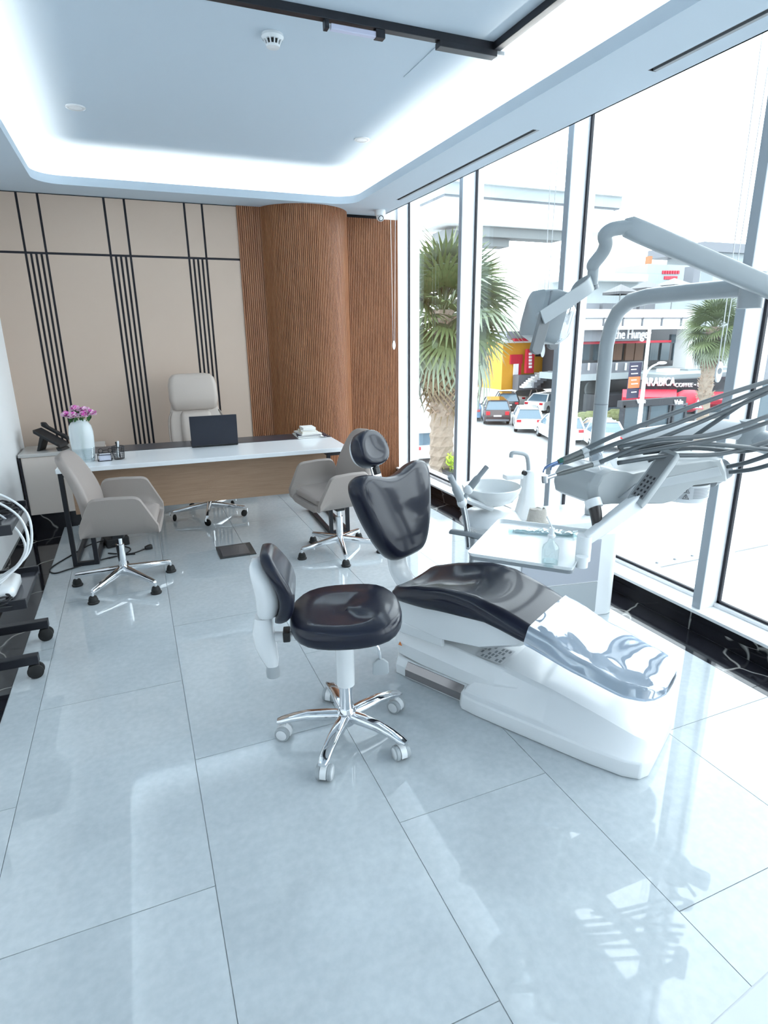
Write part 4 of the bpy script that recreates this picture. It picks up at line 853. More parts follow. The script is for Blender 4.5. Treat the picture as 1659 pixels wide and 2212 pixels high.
# handpieces laid on the head
M_HAND = mat('handpiece_grey', (.09, .10, .10), .3)
for i, (a, b, c_, lab) in enumerate((((1176, 1013), (1205, 998), (1260, 974), 'upper grey handpiece with green ring and hooked tip on the delivery head'), ((1192, 1008), (1215, 1000), (1262, 984), 'middle grey handpiece on the delivery head'), ((1176, 1034), (1200, 1026), (1285, 1002), 'lower grey turbine handpiece with angled metal head'))):
    y_ = 1.618 + .012 * (i % 4)
    t = thing('handpiece', lab, 'handpiece', at_y(*c_, y_), 0, 'handpieces on the delivery head'); o_ = t.location.copy()
    P = [at_y(*p, y_) - o_ for p in (a, b, c_)]
    MB().tube([P[1], P[1].lerp(P[2], .2), P[2]], [.006, .0095, .009], 12).build('grip', M_HAND, t, smooth=50)
    if i == 0: MB().tube([P[1].lerp(P[2], .02), P[1].lerp(P[2], .16)], [.0075, .0098], 12).build('ring', mat('green_ring', (.01, .09, .07), .3), t)
    if i < 2: MB().tube(spline([P[1], P[0].lerp(P[1], .4) + Vector((0, 0, .004)), P[0], P[0] + Vector((-.004, 0, -.012))], 4), [.005] * 8 + [.0025] * 5, 8).build('tip', mat('blue_steel', (.12, .18, .32), .3, metal=.6), t, smooth=180)
    else:
        MB().tube([P[1], P[0]], [.0075, .008], 12).build('neck', M_STEEL, t)
        MB().tube([P[0] + Vector((0, 0, .012)), P[0] + Vector((.004, 0, -.014))], .011, 14).build('turbine_head', M_STEEL, t)
    MB().tube([P[2].lerp(P[1], .08), P[2] + (P[2] - P[1]) * .2], .0105, 12).build('coupling', M_PLAST2, t)
# clear film over the handpiece rest
m = MB(); f0 = at_y(1288, 990, 1.69); rg = []
for i in range(7):
    rg.append([(f0.x - .06 + .02 * i + .006 * math.sin(i * 3 + j * 2), f0.y - .05 + .025 * j, f0.z + .015 * math.sin(i * 2.1 + j * 1.7) + (.02 if j in (1, 2, 3) else -.02)) for j in range(5)])
m.loft(rg, False, False, closed=False); t_ = m.build('protective_film', glassmat('plastic_film', (.88, .9, .93), .12, .08), du, smooth=0); t_.location = -Vector((1.85, 1.75, .98))
# tray
TRAY = Vector((1.377, 1.817, .765)); TA = R(-48)
ty = thing('instrument_tray', 'white rectangular instrument tray on a dark holder over the patient seat', 'tray', TRAY, TA)
W_, D_ = .195, .235
m = MB(); o_ = rr(W_, D_, .02, 3); o_2 = rr(W_ - .012, D_ - .012, .016, 3)
m.loft([[(x * .97, y * .97, .008) for x, y in o_], [(x, y, .022) for x, y in o_], [(x * .985, y * .985, .022) for x, y in o_], [(x, y, .0105) for x, y in o_2]], True, True); m.build('tray_plate', mat('tray_white', (.80, .83, .84), .15), ty, smooth=30)
m = MB(); m.loft([[(x * 1.0, y * 1.0, z) for x, y in rr(W_ * .97, D_ * .97, .02, 3)] for z in (-.006, .0075)]); m.build('tray_holder', M_GREYPL, ty, smooth=30, bevel=.002)
# bottle on the tray
bp_ = at_z(1187, 1221, .7755)
t = thing('glass_bottle', 'small clear glass bottle with white dispenser straw on the instrument tray', 'bottle', bp_); t.scale = (1.3, 1.3, 1.3)
MB().lathe([(.0, .0005), (.021, .0005), (.0225, .003), (.0225, .05), (.020, .058), (.010, .068), (.008, .075), (.008, .082)], 28).build('body', M_CLEAR, t, smooth=50)
MB().lathe([(.0, .0025), (.0205, .0025), (.0205, .014), (.0, .014)], 24).build('liquid', glassmat('water', (.9, .96, .97), .10), t, smooth=50)
MB().lathe([(.0, .080), (.0085, .080), (.011, .084), (.011, .088), (.007, .092), (.007, .108), (.0, .109)], 20).build('stopper', M_PLAST, t)
MB().tube([(0, 0, .108), (-.012, -.004, .125), (-.026, -.008, .145)], .0022, 8).build('straw', M_PLAST, t)
# sealed pouch of instruments
pc = at_z(1172, 1152, .776); t = thing('instrument_pouch', 'clear sterile pouch of steel instruments at the back of the tray', 'instrument pouch', pc, R(-38)); t.scale = (1.2, 1.2, 1.3)
m = MB(); rg = []
for i in range(15):
    x = -.115 + .23 * i / 14; rg.append([(x, -.028 + .014 * j, .006 + .0045 * math.sin(i * 1.9 + j * 2.3) * (1 if 0 < j < 4 else .2) + (.004 if 0 < j < 4 else -.003)) for j in range(5)])
m.loft(rg, False, False, closed=False); m.build('film', glassmat('pouch_film', (.75, .92, .93), .25, .05), t, smooth=60)
for k in range(4): MB().tube(spline([(-.10, -.015 + .009 * k, .003), (.0, -.013 + .008 * k, .004), (.09, -.012 + .009 * k, .003), (.10, -.008 + .009 * k, .006)], 4), .0016, 6).build('instrument', M_STEEL, t, smooth=180)
# operating lamp
OL = Vector((1.470, 1.93, 1.625)); M_LAMP = mat('unit_enamel', (.33, .365, .385), .3)
ol = thing('operating_lamp', 'grey dental operating lamp with looped handles on a jointed arm', 'dental lamp', OL)
LR = (0, R(14), R(-8))
def lrect(x, a_, b_, r_): return [(x, y, z) for y, z in rr(a_, b_, r_, 4)]
MB().loft([lrect(-.075, .055, .066, .03), lrect(-.066, .068, .082, .03), lrect(-.02, .080, .094, .03), lrect(.025, .080, .094, .026)]).build('lamp_head', M_LAMP, ol, smooth=35, rot=LR)
MB().loft([lrect(.026, .079, .093, .026), lrect(.045, .074, .088, .026), lrect(.08, .05, .062, .026), lrect(.092, .03, .04, .02)]).build('lamp_cover', glassmat('lamp_cover', (.80, .87, .92), .35, .04), ol, smooth=35, rot=LR)
MB().loft([lrect(.027, .072, .086, .026), lrect(.045, .04, .05, .02), lrect(.05, .02, .02, .01)]).build('reflector', M_CHROME, ol, smooth=50, rot=LR)
m = MB(); m.box(-.052, -.048, -.074, .074, -.07, .08); m.build('joint_band', M_GREYPL, ol, smooth=0, rot=LR)
def fl_(px, py, y): return at_y(px, py, y) - OL
for y_, a, b in ((1.82, (1177, 682), (1157, 757)), (2.04, (1206, 690), (1193, 748))):
    P0_, P1_ = fl_(*a, y_), fl_(*b, y_); d_ = (P1_ - P0_).normalized(); sd = Vector((1, 0, 0)); sd = (sd - d_ * sd.dot(d_)).normalized(); th_ = Vector((0, 1, 0)); m = MB(); pr_ = []
    L_ = (P1_ - P0_).length; w_ = .022
    prof_ = [P0_ + d_ * (-w_ * math.sin(a_) * 1) + sd * (w_ * math.cos(a_)) for a_ in [PI * i / 8 for i in range(9)]] + [P1_ + d_ * (w_ * math.sin(a_) * .6) - sd * (w_ * math.cos(a_)) for a_ in [PI * i / 8 for i in range(9)]]
    m.loft([[p + th_ * q for p in prof_] for q in (-.009, .009)]); h_ = m.build('handle', mat('handle_grey', (.17, .18, .19), .35), ol, smooth=40, bevel=.002)
    MB().tube([P0_ + th_ * (.0), P0_ + th_ * (.04 if y_ < 1.9 else -.04)], .012, 12).build('handle_pin', M_PLAST2, h_)
yk = fl_(1280, 605, 1.86)
for y_, a in ((1.80, (1172, 686)), (2.05, (1222, 690))):
    P1_ = fl_(*a, y_); mid = yk.lerp(P1_, .25) + Vector((0, (y_ - 1.9) * .35, 0)); pth = spline([yk, mid, P1_], 6); m = MB()
    m.loft([[p + Vector((-.012, 0, .022)), p + Vector((.012, 0, -.022)), p + Vector((.012, .006, -.022)), p + Vector((-.012, .006, .022))] for p in pth]); m.build('yoke_strap', M_LAMP, ol, smooth=30, bevel=.001)
MB().tube([yk + Vector((0, 0, .055)), yk - Vector((0, 0, .02))], .02, 16).build('yoke_hub', M_LAMP, ol)
MB().tube([yk - Vector((0, 0, .02)), yk - Vector((-.005, 0, .032))], .022, 16).build('hub_cap', M_GREYPL, ol)
pth = spline([yk + Vector((0, 0, .045)), fl_(1283, 570, 1.855), fl_(1302, 545, 1.83), fl_(1309, 525, 1.81), fl_(1306, 508, 1.80), fl_(1325, 495, 1.78), fl_(1362, 490, 1.755)], 5)
MB().tube(pth, .024, 14).build('knuckle_arm', M_LAMP, ol, smooth=60)
p0_, p1_ = fl_(1358, 490, 1.758), fl_(1664, 622, 1.60); d_ = (p1_ - p0_).normalized(); p2_ = p1_ + d_ * .12
m = MB(); upv = Vector((0, 0, 1)); sdv = d_.cross(upv).normalized(); uv = sdv.cross(d_)
m.loft([[p + sdv * x + uv * y for x, y in rr(.022 * k, .036 * k, .014 * k, 3)] for p, k in ((p0_ - d_ * .02, .6), (p0_, .95), (p0_ + d_ * .05, 1), (p1_, 1), (p2_, 1))]); m.build('spring_arm', M_LAMP, ol, smooth=40)
MB().tube([p2_ + Vector((0, 0, .05)), p2_ - Vector((0, 0, .1))], .035, 16).build('arm_pivot', M_PLAST2, ol)
# white counter corner at the bottom right edge of the view
t = thing('white_counter', 'white counter corner at the bottom right edge of the photo', 'counter', (.86, .243, 0), R(7))
# (front edge passes just inside the frame)
MB().loft([[(x, y, z) for x, y in rr(.39, .12, .03, 4)] for z in (.02, .70)]).build('body', M_PLAST, t, smooth=40)
MB().loft([[(x, y, z) for x, y in rr(.40, .13, .035, 4)] for z in (.70, .73)]).build('top', M_PLAST, t, smooth=40, bevel=.004)
MB().loft([[(x, y, z) for x, y in rr(.38, .11, .03, 4)] for z in (0, .02)]).build('plinth', M_GREYPL, t, smooth=40)

# ================================================================== OUTSIDE THE WINDOWS
GZ = -4.5
M_ASPH = mat('pale_asphalt', (.33, .34, .345), .85, noise=(.35, .8, (.38, .39, .40)))
struct(MB().box(3.4, 160, -160, 160, GZ - .3, GZ).build('ground_parking', M_ASPH, smooth=0))
# white canopy roof just outside the glass
cn = thing('canopy_roof', 'white flat canopy roof with screw heads just outside the near window', 'canopy', (2.97, 0, -.1))
MB().box(0, 1.91, -3, 2.98, -.12, 0).build('sheet', mat('canopy_sheet', (.42, .43, .44), .6), cn, smooth=0); MB().box(0, 1.91, 3.0, 4.5, -.12, 0).build('sheet', mat('canopy_sheet', (.42, .43, .44), .6), cn, smooth=0)
for i in range(7): MB().lathe([(.0, .012), (.009, .011), (.012, 0)], 8).build('screw', M_GREYPL, cn, loc=(.14 + .18 * i, 3.06, 0))
def ebox(parent, name, m_, px0, px1, py0, py1, y, d, bevel=0):
    pm = (px0 + px1) / 2; qm = (py0 + py1) / 2
    xa, xb = at_y(px0, qm, y).x, at_y(px1, qm, y).x; za, zb_ = at_y(pm, py1, y).z, at_y(pm, py0, y).z
    o = MB().box(xa, xb, y, y + d, za, zb_).build(name, m_, parent, smooth=0, bevel=bevel)
    return o
E_WH = mat('render_white', (.62, .63, .63), .8); E_GR = mat('concrete_grey', (.16, .175, .18), .8); E_DK = mat('shopfront_dark', (.03, .033, .04), .3); E_MID = mat('slate_grey', (.13, .14, .16), .5)
E_OR = mat('orange_cladding', (.62, .30, .03), .6); E_RED = mat('signal_red', (.48, .02, .045), .5); E_GL = mat('tinted_pane', (.07, .10, .12), .08); E_LG = mat('pale_concrete', (.31, .345, .36), .8, noise=(.4, .7, (.24, .275, .29)))
E_TXT = mat('sign_white', (.85, .86, .88), .5); E_BRN = mat('warm_interior', (.16, .09, .06), .6)
# --- restaurant building
rb = thing('restaurant_building', 'white terrace building with dark restaurant front and large white sign letters', 'building', (0, 0, 0))
ebox(rb, 'terrace_slab', E_WH, 1215, 1500, 668, 712, 34, 9)
ebox(rb, 'upper_wall', E_LG, 1225, 1505, 603, 668, 42, 4)
ebox(rb, 'roof_edge', E_WH, 1225, 1400, 590, 606, 41, 3)
ebox(rb, 'tower_wall', E_LG, 1395, 1510, 572, 668, 43, 4)
ebox(rb, 'dark_pier', E_MID, 1498, 1512, 575, 615, 40, 1)
ebox(rb, 'shop_back', E_DK, 1225, 1500, 712, 835, 38, 3)
ebox(rb, 'sign_band', E_MID, 1228, 1394, 711, 737, 34.5, .5)
ebox(rb, 'red_band', E_RED, 1228, 1450, 737, 742, 35, .4)
for i, a in enumerate((1256, 1285, 1326, 1352, 1372, 1404, 1428, 1455)): ebox(rb, 'shop_pane', E_BRN if i in (2, 3, 4) else E_GL, a, a + 18, 741, 778, 37, .2)
ebox(rb, 'corner_pane', E_GL, 1450, 1486, 722, 740, 35.2, .2)
ebox(rb, 'white_column', E_WH, 1485, 1503, 700, 815, 34, 1.2)
ebox(rb, 'deck_rail', E_MID, 1242, 1388, 783, 806, 33.8, .3)
ebox(rb, 'deck_slab', E_LG, 1242, 1388, 806, 820, 33.8, 4)
for i in range(7): ebox(rb, 'rail_post', E_WH, 1252 + i * 20, 1254 + i * 20, 784, 800, 33.6, .12)
ebox(rb, 'lower_front', E_DK, 1242, 1400, 822, 882, 37, 2)
ebox(rb, 'poster_board', E_OR, 1278, 1300, 824, 850, 36.5, .3)
c0 = at_y(1276, 840, 36.6); MB().tube([c0, c0 + Vector((0, -.2, 0))], .62, 20).build('round_sign', E_GR, rb)
for i in range(6): ebox(rb, 'terrace_rail_post', E_MID, 1262 + i * 42, 1264 + i * 42, 686, 704, 33.9, .12)
ebox(rb, 'terrace_rail', E_MID, 1245, 1490, 686, 688, 33.9, .1)
for i in range(4): ebox(rb, 'planter_box', E_MID, 1262 + i * 40, 1295 + i * 40, 655, 668, 38, 1)
p = at_y(1326, 732, 34.4); text('the Hunger', .95, 'sign_lettering', E_TXT, rb, p, (R(90), 0, 0), .06, sx=.78)
for i, (a, b, y_) in enumerate(((1432, 1470, 588), (1436, 1464, 600))):
    for k in range(7): xx = a + (b - a) * k / 7; ebox(rb, 'red_letter', E_RED, xx, xx + 3.6, y_ - 3.5, y_ + 3.5, 42.9, .1)
ebox(rb, 'chimney', mat('rust_brown', (.30, .13, .06), .7), 1402, 1408, 553, 588, 45, .5)
# --- terrace umbrellas
for i, (a, b, y0_, lab) in enumerate(((1320, 1360, 617, 'leftmost dark umbrella on the white terrace'), (1376, 1416, 609, 'middle dark umbrella on the white terrace'), (1432, 1478, 603, 'rightmost dark umbrella on the white terrace'))):
    c0 = at_y((a + b) / 2, y0_ + 14, 36.5); w = (at_y(b, y0_, 36.5).x - at_y(a, y0_, 36.5).x) / 2
    t = thing('terrace_umbrella', lab, 'umbrella', (c0.x, 36.5, at_y(1400, 668, 36.5).z), 0, 'umbrellas on the terrace'); h_ = c0.z - t.location.z
    MB().loft([[(w * x, w * y, h_) for x, y in ((-1, -1), (1, -1), (1, 1), (-1, 1))], [(w * x, w * y, h_ - .18) for x, y in ((-1, -1), (1, -1), (1, 1), (-1, 1))]], False, False).build('valance', E_DK, t, smooth=0)
    MB().add([(-w, -w, h_), (w, -w, h_), (w, w, h_), (-w, w, h_), (0, 0, h_ + .55)], [(0, 1, 4), (1, 2, 4), (2, 3, 4), (3, 0, 4)]).build('canopy', E_DK, t, smooth=0)
    MB().tube([(0, 0, 0), (0, 0, h_ + .5)], .04, 8).build('pole', E_GR, t)
# --- orange building with stairs
ob = thing('orange_building', 'orange clad building with red doors and signs behind the parked cars', 'building', (0, 0, 0))
ebox(ob, 'orange_wall', E_OR, 1085, 1245, 737, 838, 42, 6)
ebox(ob, 'grey_band', mat('band_grey', (.36, .38, .44), .6), 1095, 1310, 714, 734, 41.5, 5)
ebox(ob, 'white_trim', E_WH, 1090, 1310, 733, 739, 41.2, 1)
ebox(ob, 'red_awning', E_RED, 1112, 1142, 731, 737, 41, .5)
ebox(ob, 'orange_wing', E_OR, 1246, 1308, 742, 784, 41, 3)
ebox(ob, 'red_door', E_RED, 1104, 1129, 766, 786, 41.8, .2)
ebox(ob, 'door_pane', E_TXT, 1110, 1120, 786, 812, 41.8, .1); ebox(ob, 'red_panel', E_RED, 1121, 1126, 786, 812, 41.8, .1)
sg_ = ebox(ob, 'red_sign', E_RED, 1138, 1154, 754, 806, 41.2, .3)
for k in range(5): ebox(ob, 'sign_letter', E_TXT, 1143, 1149, 762 + 7 * k, 767 + 7 * k, 41.15, .05)
ebox(ob, 'window', E_DK, 1162, 1176, 749, 757, 41.9, .1); ebox(ob, 'window', E_DK, 1158, 1172, 761, 770, 41.9, .1)
ebox(ob, 'base_dark', E_MID, 1120, 1245, 808, 840, 41, .8)
sr = thing('outdoor_stairs', 'outdoor flight of pale steps with dark side walls by the orange building', 'stairs', (0, 0, 0))
for k in range(8): ebox(sr, 'step', E_WH, 1132 + 4.5 * k, 1156 + 5 * k, 834 - 4.2 * k, 838 - 4.2 * k, 39 + .3 * k, .6)
for k in range(6): ebox(sr, 'side_wall', E_MID, 1153 + 7 * k, 1160 + 7 * k, 826 - 5 * k, 838 - 5 * k, 38.8, .3)
# --- coffee shop
cs = thing('coffee_shop', 'black fronted coffee shop with white lettering and red awnings', 'building', (0, 0, 0))
ebox(cs, 'fascia', E_DK, 1386, 1600, 818, 846, 30, .6); ebox(cs, 'roof_slab', E_LG, 1440, 1610, 806, 820, 30.5, 5)
ebox(cs, 'upper_box', E_LG, 1486, 1600, 795, 812, 33, 4); ebox(cs, 'white_box', E_WH, 1441, 1468, 797, 816, 32, 1)
ebox(cs, 'shop_front', E_DK, 1300, 1600, 846, 942, 33, 2)
for a in (1310, 1400, 1430, 1500, 1530): ebox(cs, 'shop_pane', E_GL, a, a + 26, 880, 925, 32.8, .1)
def awning(px0, px1, py0, py1, y):
    a, b = at_y(px0, py0, y), at_y(px1, py0, y); c_, d_ = at_y(px1, py1, y - 1.4), at_y(px0, py1, y - 1.4)
    m = MB(); m.loft([[a, d_, d_ - Vector((0, 0, .28)), a - Vector((0, 0, 1.2))], [b, c_, c_ - Vector((0, 0, .28)), b - Vector((0, 0, 1.2))]]); m.build('awning', E_RED, cs, smooth=0)
awning(1345, 1462, 841, 858, 30); awning(1508, 1590, 846, 864, 30)
c0 = at_y(1486, 866, 29); m = MB(); m.ball(c0, 1.05, .9, .75, 16, 8); m.build('dome_awning', E_RED, cs, smooth=180)
p = at_y(1389, 834, 29.9); text('ARABICA', .78, 'sign_lettering', E_TXT, cs, p, (R(90), R(2), 0), .05, sx=.86)
p = at_y(1457, 836, 29.9); text('COFFEE • HOUSE', .38, 'sign_lettering', E_TXT, cs, p, (R(90), R(2), 0), .05, sx=1.25)
# --- glass kiosk
kk = thing('glass_kiosk', 'black framed glass kiosk with white lettering in front of the coffee shop', 'kiosk', (0, 0, 0))
ebox(kk, 'kiosk_fascia', E_DK, 1345, 1482, 862, 876, 26, .4); ebox(kk, 'kiosk_base', E_DK, 1345, 1482, 930, 945, 26, .4)
ebox(kk, 'kiosk_back', E_MID, 1345, 1482, 876, 930, 27, .2)
for a in (1345, 1400, 1444, 1452, 1478): ebox(kk, 'frame_post', E_DK, a, a + 4, 876, 932, 26, .3)
for a, b in ((1349, 1400), (1404, 1444), (1456, 1478)): ebox(kk, 'pane', E_GL, a, b, 876, 931, 26.1, .05)
p = at_y(1375, 872, 25.95); text('Vale', .38, 'kiosk_lettering', E_TXT, kk, p, (R(90), 0, 0), .04); p = at_y(1456, 874, 25.95); text('Vale', .40, 'kiosk_lettering', E_TXT, kk, p, (R(90), 0, 0), .04)
# --- street lamp, banner
gp = at_z(1372, 950, GZ); Y_ = 24.5
sl = thing('street_lamp', 'tall white street lamp post with curved arm in front of the kiosk', 'street lamp', (0, 0, 0))
bp = at_y(1382, 905, Y_); tp = at_y(1401, 700, Y_)
MB().tube([(bp.x, Y_, GZ), (bp.x, Y_, tp.z)], [.13, .085], 12).build('post', E_WH, sl)
MB().tube(spline([at_y(1393, 822, Y_), at_y(1397, 806, Y_), at_y(1408, 792, Y_), at_y(1424, 785, Y_)], 5), .05, 8).build('arm', E_WH, sl, smooth=180)
c0 = at_y(1430, 784, Y_); MB().ball(c0, .32, .16, .09, 14, 8).build('lamp_head', E_WH, sl, smooth=180)
bn = thing('street_banner', 'dark vertical banner with an orange square on the lamp post', 'banner', (0, 0, 0))
ebox(bn, 'banner_panel', mat('banner_navy', (.03, .03, .06), .6), 1358, 1383, 783, 860, Y_ + .2, .06); ebox(bn, 'orange_square', mat('banner_orange', (.68, .14, .05), .6), 1359, 1382, 814, 838, Y_ + .15, .06)
for k in range(6): ebox(bn, 'banner_text', E_TXT, 1364, 1378 - (k % 2) * 3, (790, 797, 806, 820, 828, 846)[k], (792, 799, 808, 822, 830, 848)[k], Y_ + .12, .02)
t = thing('road_sign', 'triangular red bordered road sign beside the second palm trunk', 'road sign', (0, 0, 0)); a = [at_y(1497, 884, 22), at_y(1520, 884, 22), at_y(1508, 858, 22)]
cc = (a[0] + a[1] + a[2]) / 3
MB().loft([[q + Vector((0, d_, 0)) for q in a] for d_ in (0, .04)]).build('red_border', E_RED, t, smooth=0); MB().loft([[cc + (q - cc) * .72 + Vector((0, d_, 0)) for q in a] for d_ in (-.01, 0)]).build('white_face', E_TXT, t, smooth=0)
MB().tube([cc + Vector((0, -.02, -.12)), cc + Vector((0, -.02, .15))], .03, 6).build('arrow', E_DK, t); MB().tube([(cc.x, 22.05, GZ), (cc.x, 22.05, cc.z)], .04, 8).build('sign_post', E_GR, t)
# --- elevated concrete bridge
br = thing('concrete_overpass', 'pale elevated concrete structure high above the parking', 'overpass', (0, 0, 0))
ebox(br, 'parapet', E_LG, 960, 1345, 404, 434, 30, 3); ebox(br, 'parapet_cap', E_WH, 955, 1350, 398, 406, 29.8, 3.4)
ebox(br, 'deck_side', E_WH, 960, 1325, 436, 492, 30.3, 3); ebox(br, 'shadow_joint', E_MID, 960, 1340, 431, 437, 30.1, 3)
ebox(br, 'beam', E_GR, 1042, 1215, 494, 515, 30.6, 1); ebox(br, 'beam_end', E_GR, 1040, 1100, 515, 532, 31, 1); ebox(br, 'pier_head', E_GR, 961, 1000, 497, 553, 31, 1.5)
ebox(br, 'side_span', E_LG, 880, 960, 560, 576, 34, 2)
fb = thing('far_block', 'pale far building at the right behind the second palm', 'building', (0, 0, 0)); ebox(fb, 'wall', E_LG, 1530, 1700, 545, 800, 46, 6); ebox(fb, 'roof_band', E_MID, 1520, 1700, 527, 547, 45.5, 7)
for i in range(3): ebox(fb, 'window', E_GL, 1560 + 40 * i, 1585 + 40 * i, 600, 660, 45.9, .2)
rw = thing('right_block', 'dark glazed building at the right edge beyond the last window', 'building', (0, 0, 0)); ebox(rw, 'wall', E_MID, 1640, 1900, 700, 990, 24, .8); ebox(rw, 'glass_band', E_GL, 1640, 1900, 820, 900, 23.9, .1); ebox(rw, 'ledge', E_LG, 1640, 1900, 990, 1010, 23, 1.8)
# --- hedge, kerbs
def hedge(name, px0, px1, py, y_, h_, lab):
    a, b = at_y(px0, py, y_).x, at_y(px1, py, y_).x; t = thing(name, lab, 'hedge', ((a + b) / 2, y_, GZ)); m = MB(); random.seed(5)
    for k in range(60): m.ball((random.uniform(a, b) - (a + b) / 2, random.uniform(-.5, .5), h_ * random.uniform(.3, .8)), .45, .4, h_ * .35, 7, 5)
    o = m.build('foliage', mat('hedge_green', (.10, .13, .05), .8, noise=(6, .8, (.19, .20, .09))), t, smooth=0); o['kind'] = 'stuff'
    MB().box(a - (a + b) / 2, b - (a + b) / 2, -.7, .7, 0, .25).build('planter_kerb', E_LG, t, smooth=0)
hedge('low_hedge', 1235, 1345, 890, 31, 1.0, 'low clipped hedge strip in front of the restaurant building')
kb = MB().box(at_y(1015, 960, 24).x, at_y(1300, 960, 24).x, 23.9, 24.1, GZ, GZ + .04).build('road_line', E_WH, None, smooth=0); tag(kb, 'white painted line across the parking forecourt', 'road marking')
# --- cars
M_TYRE = mat('tyre', (.015, .015, .016), .8); M_CGL = mat('car_glass', (.10, .16, .21), .06, coat=.5); M_TAIL = mat('tail_light', (.45, .02, .03), .2); M_PLATE = mat('number_plate', (.75, .76, .78), .4)
def car(px, py, heading, col, label, kind='hatch', rough=.18):
    loc = at_z(px, py, GZ); t = thing('parked_car', label, 'car', loc, R(heading), 'parked cars outside')
    pm_ = mat('car_paint_%02x%02x%02x' % tuple(int(c * 99) for c in col), col, rough, coat=.6)
    L, W = (4.1, .86) if kind == 'hatch' else (4.6, .89) if kind == 'suv' else (4.7, .88)
    H = {'hatch': 1.50, 'suv': 1.66, 'sedan': 1.44}[kind]; hb = .92 if kind != 'suv' else 1.05; h2 = L / 2
    low_ = [(-h2 + .05, .28), (-h2, .5), (-h2 + .02, .78), (-h2 + .12, hb), (-h2 + (.9 if kind == 'sedan' else .3), hb + .04), (h2 - 1.2, hb), (h2 - .25, hb - .16), (h2 - .02, .62), (h2, .45), (h2 - .08, .28)]
    m = MB(); m.loft([[(x * kx, y, .28 + (z - .28) * kz) for x, z in low_] for y, kx, kz in ((-W, .955, .93), (-W + .05, .99, .985), (-.4, 1, 1), (.4, 1, 1), (W - .05, .99, .985), (W, .955, .93))]); m.build('body', pm_, t, smooth=30)
    if kind == 'sedan': cab = [(-h2 + .55, hb), (-h2 + 1.15, H), (h2 - 2.1, H), (h2 - 1.25, hb)]
    else: cab = [(-h2 + .1, hb), (-h2 + .38, H), (h2 - 1.9, H), (h2 - 1.1, hb)]
    m = MB(); m.loft([[(x, s_ * (W - .03 - .22 * (z - hb) / (H - hb)), z) for x, z in cab] for s_ in (-1, 1)]); m.build('windows', M_CGL, t, smooth=0)
    x0_, x1_ = cab[1][0], cab[2][0]; w2 = W - .25
    m = MB(); m.loft([[(x, y, z) for y, z in ((-w2 - .02, H - .03), (-w2 + .1, H + .035), (w2 - .1, H + .035), (w2 + .02, H - .03))] for x in (x0_ - .08, x0_ + .1, x1_ - .1, x1_ + .1)]); m.build('roof', pm_, t, smooth=30)
    for sy in (-1, 1):
        for (xa, za), (xb, zb_) in ((cab[0], cab[1]), (cab[2], cab[3])):
            MB().bar((xa, sy * (W - .04), za), (xb, sy * (W - .24), zb_), .09, .06).build('pillar', pm_, t, smooth=0) if za < zb_ else MB().bar((xa, sy * (W - .24), za), (xb, sy * (W - .04), zb_), .08, .06).build('pillar', pm_, t, smooth=0)
        MB().bar(((x0_ + x1_) / 2 - .1, sy * (W - .24), H), ((x0_ + x1_) / 2 - .05, sy * (W - .03), hb), .08, .06).build('pillar', pm_, t, smooth=0)
        MB().box(-h2 - .01, -h2 + .12, sy * W * .72 - .14, sy * W * .72 + .14, .70, .86 if kind != 'suv' else .95).build('tail_light', M_TAIL, t, smooth=0, bevel=.02)
        for xw in (-h2 + .78, h2 - .82):
            MB().lathe([(.0, -.11), (.24, -.11), (.32, -.09), (.33, 0), (.32, .09), (.24, .11), (.0, .11)], 18).build('wheel', M_TYRE, t, loc=(xw, sy * (W - .10), .33), rot=(R(90), 0, 0))
            MB().lathe([(.0, 0), (.20, .012), (.22, 0)], 12).build('rim', M_STEEL, t, loc=(xw, sy * (W + .012), .33), rot=(R(-90 * sy), 0, 0))
        MB().ball((h2 - 1.45, sy * (W + .06), hb + .06), .09, .08, .07, 8, 6).build('mirror', pm_, t, smooth=180)
    MB().box(-h2 - .015, -h2 + .05, -.26, .26, .60, .70).build('number_plate', M_PLATE, t, smooth=0)
    MB().box(-h2 + .0, -h2 + .1, -W + .1, W - .1, .28, .42).build('bumper', E_MID if kind == 'suv' else pm_, t, smooth=0, bevel=.02)
    return t
car(1068, 909, 62, (.035, .02, .022), 'dark brown sport utility car parked nose away beside the palm', 'suv')
car(1137, 926, 58, (.62, .64, .66), 'silver hatchback parked with its rear to the viewer', 'hatch')
car(1150, 874, 20, (.75, .76, .78), 'white sedan parked sideways at the foot of the stairs', 'sedan')
car(1182, 887, 25, (.70, .72, .74), 'white sedan parked in front of the sideways one, half hidden by a post', 'sedan')
car(1008, 903, 65, (.10, .20, .34), 'blue hatchback left of the dark brown car', 'hatch')
car(1204, 949, 70, (.60, .63, .66), 'pale hatchback cut off by the window post', 'hatch')
car(1292, 960, 62, (.78, .79, .80), 'white sedan with red tail lights behind the lamp pole', 'sedan')
car(1092, 886, 62, (.02, .02, .024), 'black hatchback behind the dark brown car', 'hatch')
car(905, 985, 80, (.66, .70, .74), 'pale car left of the palm trunk, seen from above', 'hatch')
